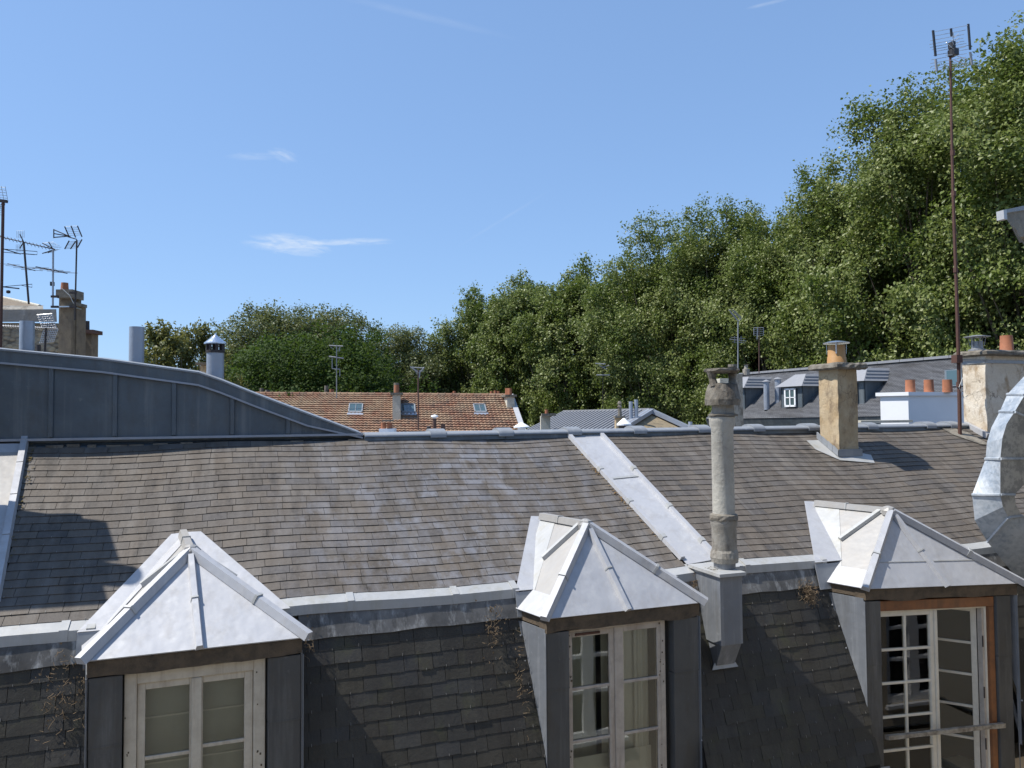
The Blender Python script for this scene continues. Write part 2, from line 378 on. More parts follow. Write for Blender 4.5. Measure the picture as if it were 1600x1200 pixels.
def m_render(name, a, b, crack=(0.10, 0.075, 0.05), dirt=(0.13, 0.10, 0.07), amt=0.6, top=None, sc=2.6):
    m = Mat(name, rough=0.9)
    n = m.noise(sc=sc, detail=7, rough=0.62, lo=0.38, hi=0.62)
    c = m.mix(n, a, b)
    d = m.noise((3, 3, 1.6), 1.7, detail=6, rough=0.65, lo=0.50, hi=0.66)
    c = m.mix(m.math('MULTIPLY', d, amt), c, dirt)
    v = m.n.new('ShaderNodeTexVoronoi'); v.feature = 'DISTANCE_TO_EDGE'; v.inputs['Scale'].default_value = 3.2
    wv = m.n.new('ShaderNodeVectorMath'); wv.operation = 'ADD'; m.l.new(m.pos, wv.inputs[0])
    nn = m.n.new('ShaderNodeTexNoise'); nn.inputs['Scale'].default_value = 5; nn.inputs['Detail'].default_value = 4; m.l.new(m.pos, nn.inputs['Vector'])
    sv = m.n.new('ShaderNodeVectorMath'); sv.operation = 'SCALE'; m.l.new(nn.outputs['Color'], sv.inputs[0]); sv.inputs['Scale'].default_value = 0.35
    m.l.new(sv.outputs[0], wv.inputs[1]); m.l.new(wv.outputs[0], v.inputs['Vector'])
    cr = m.rng(v.outputs['Distance'], 0.0, 0.022, 1, 0)
    cr = m.math('MULTIPLY', cr, m.noise(sc=1.9, detail=2, lo=0.45, hi=0.6))
    c = m.mix(m.math('MULTIPLY', cr, 0.8), c, crack)
    f = m.noise(sc=35, detail=5, rough=0.7, lo=0.35, hi=0.7); c = m.mix(m.math('MULTIPLY', f, 0.2), c, dirt)
    m.color(c); m.bump(m.noise(sc=18, detail=7, rough=0.7, lo=None), 0.02, 0.6); return m.m
M['ochre'] = m_render('ochre_render', (0.40, 0.285, 0.155), (0.50, 0.40, 0.26), dirt=(0.17, 0.12, 0.075), amt=0.85)
M['cream_render'] = m_render('stained_cream_render', (0.62, 0.54, 0.42), (0.70, 0.64, 0.54), dirt=(0.26, 0.16, 0.07), amt=0.8)
M['pale_render'] = m_render('pale_render', (0.58, 0.55, 0.46), (0.50, 0.47, 0.38), dirt=(0.34, 0.30, 0.24), amt=0.3)
M['brown_render'] = m_render('sooty_render', (0.22, 0.17, 0.11), (0.17, 0.135, 0.095), dirt=(0.08, 0.06, 0.045), amt=0.6)
M['gable_render'] = m_render('old_gable_render', (0.32, 0.25, 0.15), (0.24, 0.19, 0.12), dirt=(0.11, 0.09, 0.06), amt=0.7, sc=0.9)
M['concrete'] = m_render('mossy_concrete', (0.15, 0.13, 0.10), (0.22, 0.20, 0.165), dirt=(0.05, 0.04, 0.03), amt=0.8, sc=8)
M['fibre_cement'] = m_render('fibre_cement', (0.46, 0.44, 0.38), (0.38, 0.36, 0.31), crack=(0.3, 0.28, 0.24), dirt=(0.24, 0.22, 0.185), amt=0.55, sc=4)
M['fibre_dirty'] = m_render('grimy_fibre_cement', (0.26, 0.24, 0.20), (0.34, 0.32, 0.28), crack=(0.2, 0.18, 0.15), dirt=(0.10, 0.08, 0.06), amt=0.8, sc=5)
M['cornice'] = m_render('weathered_stone', (0.28, 0.25, 0.20), (0.17, 0.155, 0.13), dirt=(0.07, 0.065, 0.055), amt=0.8, sc=4)
def m_rubble():
    m = Mat('rubble_stone', rough=0.95)
    v = m.n.new('ShaderNodeTexVoronoi'); v.inputs['Scale'].default_value = 7.5
    mp = m.n.new('ShaderNodeVectorMath'); mp.operation = 'MULTIPLY'; m.l.new(m.pos, mp.inputs[0]); mp.inputs[1].default_value = (0.75, 0.75, 1.4)
    m.l.new(mp.outputs[0], v.inputs['Vector'])
    s = m.n.new('ShaderNodeSeparateColor'); m.l.new(v.outputs['Color'], s.inputs[0])
    c = m.mix(s.outputs[0], (0.36, 0.30, 0.20), (0.22, 0.19, 0.145))
    e = m.rng(v.outputs['Distance'], 0.45, 0.8); c = m.mix(e, c, (0.10, 0.085, 0.065))
    n = m.noise(sc=1.6, detail=5, lo=0.45, hi=0.6); c = m.mix(m.math('MULTIPLY', n, 0.7), c, (0.27, 0.255, 0.215))
    m.color(c); m.bump(v.outputs['Distance'], -0.05, 0.8); return m.m
M['rubble'] = m_rubble()
def m_tile():
    m = Mat('clay_tile', rough=0.85); r = m.rnd()
    c = m.ramp(r, [(0, (0.24, 0.115, 0.066)), (0.25, (0.19, 0.095, 0.06)), (0.5, (0.29, 0.17, 0.105)), (0.7, (0.16, 0.10, 0.07)), (0.9, (0.26, 0.14, 0.085))])
    n = m.noise(sc=0.8, detail=6, rough=0.7, lo=0.42, hi=0.65)
    c = m.mix(m.math('MULTIPLY', n, 0.75), c, (0.33, 0.25, 0.16))
    d = m.noise(sc=2.5, detail=5, lo=0.55, hi=0.7); c = m.mix(m.math('MULTIPLY', d, 0.6), c, (0.09, 0.06, 0.045))
    m.color(c); return m.m
M['tile'] = m_tile()
def m_glass(name, tint=(0.95, 0.97, 0.95), refl=1.0):
    m = Mat(name); m.n.remove(m.b); out = m.n['Material Output']
    fr = m.n.new('ShaderNodeFresnel'); fr.inputs['IOR'].default_value = 1.5
    g = m.n.new('ShaderNodeBsdfGlossy'); g.inputs['Roughness'].default_value = 0.015
    t = m.n.new('ShaderNodeBsdfTransparent'); t.inputs[0].default_value = tint+(1,)
    bp = m.n.new('ShaderNodeBump'); m.l.new(m.noise(sc=1.8, detail=1, lo=None), bp.inputs['Height']); bp.inputs['Distance'].default_value = 0.0012
    m.l.new(bp.outputs[0], g.inputs['Normal'])
    mx = m.n.new('ShaderNodeMixShader'); k = m.math('MULTIPLY', fr.outputs[0], 1.5*refl)
    m.l.new(k, mx.inputs[0]); m.l.new(t.outputs[0], mx.inputs[1]); m.l.new(g.outputs[0], mx.inputs[2]); m.l.new(mx.outputs[0], out.inputs[0]); return m.m
M['glass'] = m_glass('window_glass')
def m_farglass():
    m = Mat('skylight_glass', rough=0.1, spec=0.8); m.color((0.05, 0.085, 0.09)); return m.m
M['farglass'] = m_farglass()
def m_leaf(name, cols, trans=(0.10, 0.16, 0.02), gloss=0.42):
    m = Mat(name, rough=gloss, spec=0.28)
    r = m.attr()
    c = m.ramp(r, [(i/(len(cols)-1), q) for i, q in enumerate(cols)])
    big = m.noise(sc=0.35, detail=3, lo=0.35, hi=0.65)
    c = m.mix(m.math('MULTIPLY', big, 0.25), c, tuple(v*1.5 for v in cols[-1]))
    m.color(c)
    t = m.n.new('ShaderNodeBsdfTranslucent'); m.put(t.inputs[0], m.mix(0.5, c, trans))
    mx = m.n.new('ShaderNodeMixShader'); mx.inputs[0].default_value = 0.36
    m.l.new(m.b.outputs[0], mx.inputs[1]); m.l.new(t.outputs[0], mx.inputs[2]); m.l.new(mx.outputs[0], m.n['Material Output'].inputs[0])
    return m.m
M['leaf_plane'] = m_leaf('plane_tree_leaf', [(0.052, 0.079, 0.012), (0.097, 0.139, 0.022), (0.140, 0.184, 0.034), (0.200, 0.236, 0.065), (0.324, 0.332, 0.160)])
M['leaf_chestnut'] = m_leaf('chestnut_leaf', [(0.023, 0.048, 0.007), (0.036, 0.068, 0.010), (0.048, 0.084, 0.014), (0.065, 0.101, 0.022)], gloss=0.7)
M['leaf_olive'] = m_leaf('olive_green_leaf', [(0.068, 0.086, 0.030), (0.095, 0.119, 0.041), (0.135, 0.162, 0.061), (0.162, 0.176, 0.081)], trans=(0.176, 0.189, 0.041))
M['leaf_small'] = m_leaf('yellow_green_leaf', [(0.087, 0.102, 0.032), (0.123, 0.138, 0.043), (0.160, 0.167, 0.058)], trans=(0.232, 0.217, 0.043))
M['bark'] = m_plain('plane_bark', (0.13, 0.105, 0.075), 0.9, var=0.7, dark=(0.05, 0.042, 0.032), sc=3, bump=0.02)

# ------------------------------------------------------------------ ground
g = MB(); g.face([(-900, -900, GROUND_Z), (900, -900, GROUND_Z), (900, 900, GROUND_Z), (-900, 900, GROUND_Z)])
g.build('ground', M['ground'], kind='structure')

# ------------------------------------------------------------------ the mansard building
X0, X1 = -7.0, 15.0
MT = 3.05                                  # mansard steepness dz/dY
YM, ZM = 6.690, -1.67                      # top edge of the mansard plane
def mansY(z): return YM-(ZM-z)/MT
bld = empty('mansard_building', (4, 8.9, GROUND_Z), 'long slate mansard building across the courtyard with three zinc-roofed dormers', 'building')
YR = YB+RT*cos(RS); ZR = ZB+RT*sin(RS)
# dormers, from their corners: left eave corner, right eave corner, peak
DORM = []
for (l, r, a, yr, sb_) in (((130, 1035), (478, 997), (298, 866), YF, 0.80), ((852, 968), (1098, 942), (917, 824), YF, 0.55), ((1352, 921), (1594, 912), (1391, 802), 6.12, 0.42)):
    L = onY(*l, YF); R = onY(*r, yr); A = onY(*a, YF+sb_); DORM.append((L, R, A))
d = MB()      # roof deck under the slates, back slope, attic floor line
nx = 44
for i in range(nx):
    xa, xb = X0+(X1-X0)*i/nx, X0+(X1-X0)*(i+1)/nx
    for k in range(6):
        t0, t1 = RT*k/6-0.02, RT*(k+1)/6-0.02*(k < 5)
        d.face([roofpt(xa, t0, -0.02), roofpt(xb, t0, -0.02), roofpt(xb, t1, -0.02), roofpt(xa, t1, -0.02)])
d.face([(X0, YR, ZR-0.02), (X1, YR, ZR-0.02), (X1, YR+5, ZR-2.6), (X0, YR+5, ZR-2.6)])
d.build('roof_deck', M['dark'], bld)
spans = [(L[0]+0.02, R[0]-0.02) for L, R, A in DORM]
gaps = []; x = X0
for a, b in spans: gaps.append((x, a)); x = b
gaps.append((x, X1))
ZL = -3.62
for a, b in gaps:
    d = MB(); d.hexa([(a, mansY(ZL)+0.03, ZL), (b, mansY(ZL)+0.03, ZL), (b, mansY(ZL)+0.10, ZL), (a, mansY(ZL)+0.10, ZL),
            (a, YM+0.03, ZM), (b, YM+0.03, ZM), (b, YM+0.10, ZM), (a, YM+0.10, ZM)])
    d.build('mansard_deck', M['dark'], bld)
d = MB(); d.box((X0, 6.42, GROUND_Z), (X1, 6.7, ZL-0.35)); d.box((X0, YR+4.6, GROUND_Z), (X1, YR+5, ZR-2.62)); d.box((X0-0.3, 6.2, GROUND_Z), (X0, YR+5, -1.6)); d.box((X1, 6.2, GROUND_Z), (X1+0.3, YR+5, -1.6))
d.build('wall', M['facade'], bld)
for ga, gb in ((X0, DORM[0][0][0]+0.2), (DORM[0][1][0]-0.2, DORM[1][0][0]+0.2), (DORM[1][1][0]-0.2, DORM[2][0][0]+0.12), (DORM[2][1][0]+0.3, X1)):
    d = MB(); d.prism([(ga, 5.90, ZL-0.16), (ga, 5.90, ZL-0.08), (ga, 6.16, ZL+0.02), (ga, mansY(ZL+0.06)+0.01, ZL+0.06), (ga, mansY(ZL)+0.04, ZL-0.16)], (gb-ga, 0, 0)); d.build('cornice_gutter', M['zinc'], bld)

# slates
STRIP = [onroof(*q) for q in ((888, 682), (1062, 872), (937, 680), (1110, 866))]
LST = [onroof(*q) for q in ((40, 685), (0, 900))]
def line_x(p, q, Y): return p[0]+(q[0]-p[0])*(Y-p[1])/(q[1]-p[1])
slates = []          # (verts8, rnd, area_px)
def project(p):
    p = np.array(p); z = p@CF
    return (800+F_PX*(p@SR)/z, 600-F_PX*(p@SU)/z, z)
def add_slate(P, axw, axl, w, l, th, lift, mat, nrm):
    """P = lower left corner, axw along course, axl up the slope"""
    q = [P+nrm*lift, P+axw*w+nrm*lift, P+axw*w+axl*l, P+axl*l]
    pts = q+[p+nrm*th for p in q]
    pr = [project(p) for p in pts]
    area = 0
    c = pr[4]; cx, cy = (pr[4][0]+pr[6][0])/2, (pr[4][1]+pr[6][1])/2
    if -20 < cx < 1620 and cy < 1215:
        qq = pr[4:8]; area = abs(sum(qq[i][0]*qq[(i+1) % 4][1]-qq[(i+1) % 4][0]*qq[i][1] for i in range(4)))/2
    slates.append((pts, area, mat))
SW, SE = 0.231, 0.105
def in_flash(X, Y):
    for (L, R, A) in DORM:
        if L[0]+0.05 < X < R[0]-0.05:
            u = (X-L[0])/(R[0]-L[0]); top = 7.05*(1-abs(u-0.5)*2)+6.5*abs(u-0.5)*2
            if Y < top: return True
    return False
rows = int(RT/SE)
for k in range(rows):
    t = 0.03+k*SE
    x = -6.8+(k % 2)*SW/2+rng.uniform(-0.02, 0.02)
    wob = rng.uniform(-0.004, 0.004)
    while x < X1-0.3:
        w = SW*rng.choice([1, 1, 1, 1, 1, 1, 0.94, 1.06, 0.9])
        xm = x+w/2; Y = YB+(t+SE/2)*cos(RS); x0 = x; w0 = w; x += w
        lx = line_x(LST[0], LST[1], Y); sx0 = line_x(STRIP[0], STRIP[1], Y); sx1 = line_x(STRIP[2], STRIP[3], Y)
        if xm < lx-0.06: continue
        if sx0+0.06 < xm < sx1-0.06 or in_flash(xm, Y): continue
        if x0 < lx: w0 -= lx-x0; x0 = lx
        if x0 < sx0 < x0+w0: w0 = sx0-x0
        if x0 < sx1 < x0+w0: w0 = x0+w0-sx1; x0 = sx1
        if w0 < 0.05: continue
        P = roofpt(x0, t+wob+rng.uniform(-0.0025, 0.0025), 0.0); Q = roofpt(x0+w0, t+wob+rng.uniform(-0.0025, 0.0025), 0.0); T_ = roofpt(x0, t+SE+0.012, 0.0)
        aw = Q-P; aw /= np.linalg.norm(aw); al = T_-P; al /= np.linalg.norm(al); nn = np.cross(aw, al)
        add_slate(P, aw, al, w0-0.0035, SE+0.012, 0.0045, 0.0062+rng.uniform(0, 0.003), 'slate', nn)
# mansard courses
ME = 0.112
ml = sqrt(1+1/MT**2); mal = np.array([0, 1/MT, 1])/ml; mnn = np.cross((1, 0, 0), mal)
for a, b in gaps:
    for k in range(18):
        zt = ZM-0.17-(k+1)*ME
        x = a-0.05-rng.uniform(0, 0.02)-(k % 2)*SW/2
        wob = rng.uniform(-0.004, 0.004)
        while x < b+0.02:
            w = SW*0.98*rng.choice([1, 1, 1, 1, 0.93, 1.05, 0.55])
            x0, w0 = x, w; x += w
            if x0 < a: w0 -= a-x0; x0 = a
            if x0+w0 > b: w0 = b-x0
            if w0 < 0.04: continue
            z = zt+wob+rng.uniform(-0.006, 0.006)
            if zt < ZL+0.02: continue
            P = np.array([x0, mansY(z), z])
            aw = np.array([1, 0, rng.gauss(0, 0.011)]); aw /= np.linalg.norm(aw)
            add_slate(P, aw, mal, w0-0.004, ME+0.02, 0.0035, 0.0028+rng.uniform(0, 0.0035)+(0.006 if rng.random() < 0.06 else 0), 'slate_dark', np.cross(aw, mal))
order = sorted(range(len(slates)), key=lambda i: -slates[i][1])
single = set(order[:292])
rest = {'slate': MB(), 'slate_dark': MB()}
nbig = 0
for i, (pts, area, mt) in enumerate(slates):
    if i in single and area > 0:
        o = MB().hexa(pts, 0.0).build('slate', M[mt], bld)
    else:
        rest[mt].hexa(pts, rng.random())
hk = MB()
for i, (pts, area, mt) in enumerate(slates):
    if area < 30 or rng.random() < 0.45: continue
    ed = lerp(pts[4], pts[5], 0.5 if mt == 'slate' else 0.52); al_ = pts[7]-pts[4]; al_ = al_/np.linalg.norm(al_); nn_ = pts[4]-pts[0]; nn_ = nn_/np.linalg.norm(nn_)
    hk.bar(ed-al_*0.004+nn_*0.0, ed+al_*rng.uniform(0.012, 0.022), 0.0028, 0.0035, nn_)
hk.build('slate_hooks', M['hook'], bld, kind='stuff')
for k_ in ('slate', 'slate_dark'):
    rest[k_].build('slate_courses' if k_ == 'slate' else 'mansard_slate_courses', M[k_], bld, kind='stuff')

# mansard underlay dirt line, break flashing, apron
bx = [X0]+[onY(px, py, YB)[0] for px, py in ((22, 983), (104, 975))]
bx_all = [(X0, bx[2]), (bx[2], DORM[0][0][0]-0.02), (DORM[0][1][0]-0.30, onY(547, 935, YB)[0]), (onY(547, 935, YB)[0], onY(709, 920, YB)[0]), (onY(709, 920, YB)[0], DORM[1][0][0]-0.1),
          (DORM[1][1][0]-0.35, onY(1160, 875, YB)[0]), (onY(1160, 875, YB)[0], DORM[2][0][0]-0.1), (DORM[2][1][0]-0.3, 11.5), (11.5, X1)]
for a, b in bx_all:
    m = MB(); n = max(1, int((b-a)/0.35))
    prof = [(YB+0.05, ZB+0.034), (YB+0.012, ZB+0.016), (YM-0.014, ZB-0.026), (YM-0.020, ZB-0.105), (YM+0.0, ZB-0.105), (YM+0.004, ZB-0.045), (YB+0.012, ZB-0.004), (YB+0.05, ZB+0.012)]
    for i in range(n):
        xa, xb = a+(b-a)*i/n+(0.002 if i == 0 else 0), a+(b-a)*(i+1)/n-(0.002 if i == n-1 else 0)
        for j in range(len(prof)):
            p, q = prof[j], prof[(j+1) % len(prof)]
            sa, sb = sag(xa, 0), sag(xb, 0)
            m.face([(xa, p[0], p[1]+sa), (xb, p[0], p[1]+sb), (xb, q[0], q[1]+sb), (xa, q[0], q[1]+sa)])
    m.face([(a+.002, p[0], p[1]+sag(a, 0)) for p in prof]); m.face([(b-.002, p[0], p[1]+sag(b, 0)) for p in prof])
    m.build('break_flashing', M['zinc_band'], bld)
    # joint cover
    c = MB(); s_ = sag(b, 0)+0.004
    c.prism([(b-0.035, YB+0.020, ZB+0.024+s_), (b-0.035, YM-0.018, ZB-0.022+s_), (b-0.035, YM-0.026, ZB-0.107+s_), (b-0.035, YM-0.018, ZB-0.107+s_), (b-0.035, YM-0.010, ZB-0.028+s_), (b-0.035, YB+0.020, ZB+0.016+s_)], (0.06, 0, 0))
    c.build('flashing_cover', M['zinc_band'], bld)
for a, b in gaps:
    for k in range(max(1, int((b-a)/1.1))):
        n = max(1, int((b-a)/1.1)); xa, xb = a+(b-a)*k/n, a+(b-a)*(k+1)/n-0.003
        m = MB(); z0, z1 = ZM-0.185, ZM+0.02
        o0 = -0.022; nseg = 8
        for j in range(nseg):
            u0, u1 = xa+(xb-xa)*j/nseg, xa+(xb-xa)*(j+1)/nseg
            w0_, w1_ = 0.008*sin(u0*9), 0.008*sin(u1*9)
            m.hexa([(u0, mansY(z0)+o0, z0+w0_), (u1, mansY(z0)+o0, z0+w1_), (u1, mansY(z0)+o0+0.004, z0+w1_), (u0, mansY(z0)+o0+0.004, z0+w0_),
                    (u0, mansY(z1)-0.006, z1), (u1, mansY(z1)-0.006, z1), (u1, mansY(z1)-0.002, z1), (u0, mansY(z1)-0.002, z1)])
        m.build('apron_flashing', M['zinc_apron'], bld)

# ridge cap
rx = [onY(568, 683, YR)[0]]+[onY(px, 678, YR)[0] for px in (682, 787, 893, 995, 1095, 1180, 1265, 1357, 1448, 1485)]+[13.2, 14.9]
for i in range(len(rx)-1):
    a, b = rx[i]+0.003, rx[i+1]-0.003
    m = MB(); zz = ZR+0.0
    m.prism([(a, YR-0.08, zz-0.045), (a, YR-0.07, zz+0.030), (a, YR+0.18, zz+0.030), (a, YR+0.18, zz-0.05)], (b-a, 0, 0)); m.build('ridge_board', M['zinc_shade'], bld)
    m = MB(); pr = []
    for k in range(9):
        t = pi*k/8; pr.append((a, YR+0.05+(-cos(t))*0.145, zz+0.024+sin(t)*0.038))
    m.prism([(a, YR-0.095, zz+0.010)]+pr+[(a, YR+0.195, zz+0.010)], (b-a, 0, 0)); m.build('ridge_cap', M['zinc_ridge'], bld, smooth=True)
    if i < len(rx)-2:
        pr = []
        for k in range(9):
            t = pi*k/8; pr.append((b-0.09, YR+0.05-cos(t)*0.155, zz+0.022+sin(t)*0.072))
        MB().prism([(b-0.09, YR-0.105, zz-0.01)]+pr+[(b-0.09, YR+0.205, zz-0.01)], (0.19, 0, 0)).build('cap_joint', M['zinc_ridge'], bld, smooth=True)

# zinc strip between two battens, running up the slope
nr = np.array([0, -sin(RS), cos(RS)])
def roofq(p, off): return np.array([p[0], p[1], ZB+(p[1]-YB)*tan(RS)+sag(p[0], (p[1]-YB)/cos(RS))])+nr*off
c0, c1, c2, c3 = STRIP
for t0, t1 in ((0.0, 0.415), (0.417, 1.05)):
    a, b = roofq(lerp(c0, c1, t0), 0.012), roofq(lerp(c2, c3, t0), 0.012); c, e = roofq(lerp(c2, c3, t1), 0.012), roofq(lerp(c0, c1, t1), 0.012)
    MB().hexa([a, b, c, e]+[p+nr*(0.006 if t0 == 0 else 0.006) for p in (a, b, c, e)]).build('strip_panel', M['zinc'], bld)
MB().bar(roofq(lerp(c0, c1, 0.408), 0.016), roofq(lerp(c2, c3, 0.408), 0.016), 0.035, 0.012, nr).build('strip_seam', M['zinc_band'], bld)
for p, q in ((c0, c1), (c2, c3)):
    js = [0, 0.33, 0.60, 0.87, 1.02] if p is c0 else [0, 0.35, 0.67, 0.93, 1.02]
    for i in range(4):
        MB().bar(roofq(lerp(p, q, js[i]), 0.01), roofq(lerp(p, q, js[i+1]-0.004), 0.01), 0.065, 0.042, nr, top=0.045).build('batten_cap', M['zinc'], bld)
    for i in range(1, 4):
        MB().bar(roofq(lerp(p, q, js[i]-0.012), 0.008), roofq(lerp(p, q, js[i]+0.012), 0.008), 0.075, 0.052, nr, top=0.052).build('batten_clip', M['zinc_band'], bld)
# left verge strip and the zinc bay beyond it
for i in range(4):
    js = [0, 0.25, 0.5, 0.78, 1.15]
    MB().bar(roofq(lerp(LST[0], LST[1], js[i]), 0.005), roofq(lerp(LST[0], LST[1], js[i+1]-0.006), 0.005), 0.075, 0.06, nr, top=0.055).build('verge_batten', M['zinc'], bld)
ys = [YR-0.02, 8.88, 8.55, 8.12, 7.55, 7.0, YB+0.04]
for i in range(6):
    a = line_x(LST[0], LST[1], ys[i])-0.03; b = line_x(LST[0], LST[1], ys[i+1])-0.03
    p = [roofq((-3.4, ys[i], 0), 0.02), roofq((a, ys[i], 0), 0.02), roofq((b, ys[i+1]+0.01, 0), 0.008), roofq((-3.4, ys[i+1]+0.01, 0), 0.008)]
    MB().hexa(p+[q+nr*0.008 for q in p]).build('verge_panel', M['zinc_cream'] if i in (1, 2) else M['zinc'], bld)

# moss and lichen beside the strip
def scatter(name, mat, pts, parent, size, n, seed, flat=0.5, label=None):
    q = random.Random(seed); m = MB()
    for i in range(n):
        p = np.array(pts[q.randrange(len(pts))], float)+np.array([q.gauss(0, 1), q.gauss(0, 1), q.gauss(0, .4)])*size*0.8
        s = size*q.uniform(0.3, 1)
        k = 5; ring = [p+s*np.array([cos(2*pi*j/k+i)*q.uniform(.6, 1), sin(2*pi*j/k+i)*q.uniform(.6, 1), 0]) for j in range(k)]
        top = p+np.array([0, 0, s*flat])
        for j in range(k): m.face([ring[j], ring[(j+1) % k], top], q.random())
        m.face(ring[::-1], 0)
    return m.build(name, mat, parent, label=label, kind='stuff')
pts = []
for i in range(140):
    t = rng.choice([rng.uniform(0.30, 0.37), rng.uniform(0.38, 0.66), rng.uniform(0.5, 0.64), rng.uniform(0.1, 0.9)])
    p = lerp(c0, c1, t); pts.append(roofq((p[0]-0.045-abs(rng.gauss(0, 0.025)), p[1], 0), 0.014))
scatter('lichen', M['lichen'], pts, bld, 0.014, 170, 3, 0.3)
pts = []
for i in range(60):
    p = lerp(LST[0], LST[1], rng.choice([rng.uniform(0.05, 0.2), rng.uniform(0.1, 0.9)])); pts.append(roofq((p[0]+0.06+abs(rng.gauss(0, 0.015)), p[1], 0), 0.014))
scatter('moss', M['moss'], pts, bld, 0.014, 110, 5, 0.4)

# ------------------------------------------------------------------ dormers
def make_dormer(idx, L, R, A):
    labels = ['zinc-roofed dormer with cream painted window and blind', 'zinc-roofed dormer with curtained white window in the middle', 'zinc-roofed dormer with orange wooden frame and open casement']
    L, R, A = map(np.array, (L, R, A)); W = np.linalg.norm(R[:2]-L[:2]); U = (R-L)/np.linalg.norm(R-L)
    Uh = np.array([U[0], U[1], 0]); Uh /= np.linalg.norm(Uh); up = np.array([0, 0, 1.0])
    V = np.array([[-0.17, 1, 0], [-0.26, 1, 0], [-0.34, 1, 0]][idx]); V /= np.linalg.norm(V)      # the dormers sit askew, as in the photograph
    dm = empty('dormer', ((L+R)/2+V*0.4+up*(-1.9))); dm['label'] = labels[idx]
    dm.parent = bld; dm.location = tuple(ORG[dm.name]-ORG[bld.name])
    def T(u, v, z):      # z from the eave line
        return L+U*u+V*v+up*z
    def bx(m, u0, u1, v0, v1, z0, z1, r=0.0):
        return m.hexa([T(u0, v0, z0), T(u1, v0, z0), T(u1, v1, z0), T(u0, v1, z0), T(u0, v0, z1), T(u1, v0, z1), T(u1, v1, z1), T(u0, v1, z1)], r)
    # roof: eave line continues back to the mansard, ridge back to the upper slope
    EB = 0.47
    EL, ER = T(0.0, EB, 0), T(W, EB, 0)
    ha = A[2]; Bk = onroof(*((286, 838), (846, 811), (1274, 790))[idx], 0.03)
    def slab(poly, th, name, mat, r=0.0):
        p = [np.array(q) for q in poly]; n = np.cross(p[1]-p[0], p[2]-p[0]); n /= np.linalg.norm(n)
        if n[2] < 0: n = -n
        MB().prism([q for q in p], n*th).build(name, mat, dm); return n
    Mid = (L+R)/2
    if idx == 2:
        s = 0.33; L2, R2 = lerp(L, A, s), lerp(R, A, s); M2 = (L2+R2)/2
        slab([L, Mid-U*.002, M2-U*.002, L2], 0.014, 'roof_panel', M['zinc']); slab([Mid+U*.002, R, R2, M2+U*.002], 0.014, 'roof_panel', M['zinc'])
        slab([L2, M2-U*.002, A], 0.009, 'roof_panel', M['zinc']); nf = slab([M2+U*.002, R2, A], 0.009, 'roof_panel', M['zinc'])
        MB().bar(L2+nf*0.008, R2+nf*0.008, 0.012, 0.012, nf).build('roof_seam', M['zinc_band'], dm)
    else:
        slab([L, Mid-U*.001, A], 0.012, 'roof_panel', M['zinc']); nf = slab([Mid+U*.001, R, A], 0.012, 'roof_panel', M['zinc'])
    # left slope: lower flared strip, upper panel; pale patina
    for (E, C, sg) in ((EL, L, -1), (ER, R, 1)):
        Ctop = lerp(C, A, 0.22); E2 = lerp(E, Bk, 0.22)
        cm = M['zinc_cream']
        slab([C, Ctop, E2, E], 0.013, 'roof_panel', M['zinc']); ns = slab([Ctop, A, Bk, E2], 0.009, 'roof_panel', cm)
        pr = lerp(E2, Bk, 0.5)
        vs_ = [E2+ns*0.009, Bk+ns*0.009, lerp(Bk, A, 0.34)+ns*0.009, lerp(E2, Ctop, 0.44)+ns*0.009]
        MB().prism(vs_, ns*0.005).build('valley_sheet', M['zinc_band'] if idx else M['zinc'], dm)
        # batten halfway on the side slope: from ridge down towards the valley
        tp = lerp(A, Bk, 0.12); ft = lerp(lerp(Ctop, E2, 0.62), lerp(A, Bk, 0.62), 0.42)
        MB().bar(ft+ns*0.012, tp+ns*0.012, 0.055, 0.038, ns, top=0.04).build('batten_cap', M['zinc_band'], dm)
        # valley flashing lying on the slates, and the upright apron below it
        xe = E[0]+sg*0.03; yb2 = YB-0.10
        if sg < 0:
            p1 = [onroof(130, 968), onroof(797, 908), onroof(1257, 866)][idx]; p2 = [onroof(268, 835), onroof(829, 806), onroof(1256, 786)][idx]; p3 = [onroof(291, 833), onroof(848, 806), onroof(1276, 787)][idx]
            pb_ = np.array([p1[0]-(0.0 if idx else 0.02), yb2, 0]); q = [pb_, p2, p3, np.array([Bk[0]+0.05, Bk[1]-0.25, 0]), np.array([xe+0.45, yb2, 0])]
        else:
            p3 = [onroof(289, 833), onroof(848, 806), onroof(1276, 787)][idx]; p2 = [onroof(314, 833), onroof(872, 806), onroof(1305, 787)][idx]
            pb_ = np.array([[onroof(452, 938)[0], xe+0.10, xe+0.10][idx], yb2, 0]); q = [np.array([xe-0.45, yb2, 0]), np.array([Bk[0]-0.05, Bk[1]-0.25, 0]), p3+(0.002, 0, 0), p2, pb_]
        q = [roofq(p, 0.016 if sg < 0 else 0.0175) for p in q]
        MB().prism(q, nr*0.006).build('valley_flashing', M['zinc'], dm)
        xo = q[0][0] if sg < 0 else q[-1][0]; xi = xo-sg*0.42; za_ = ZB-0.055; zz_ = E[2]-0.06
        x_a, x_b = min(xo, xi), max(xo, xi)
        MB().hexa([(x_a, mansY(zz_)-0.034, zz_), (x_b, mansY(zz_)-0.034, zz_), (x_b, mansY(zz_)-0.026, zz_), (x_a, mansY(zz_)-0.026, zz_),
                   (x_a, YM-0.030, za_), (x_b, YM-0.030, za_), (x_b, YM-0.022, za_), (x_a, YM-0.022, za_)]).build('side_apron', M['zinc_ridge'], dm)
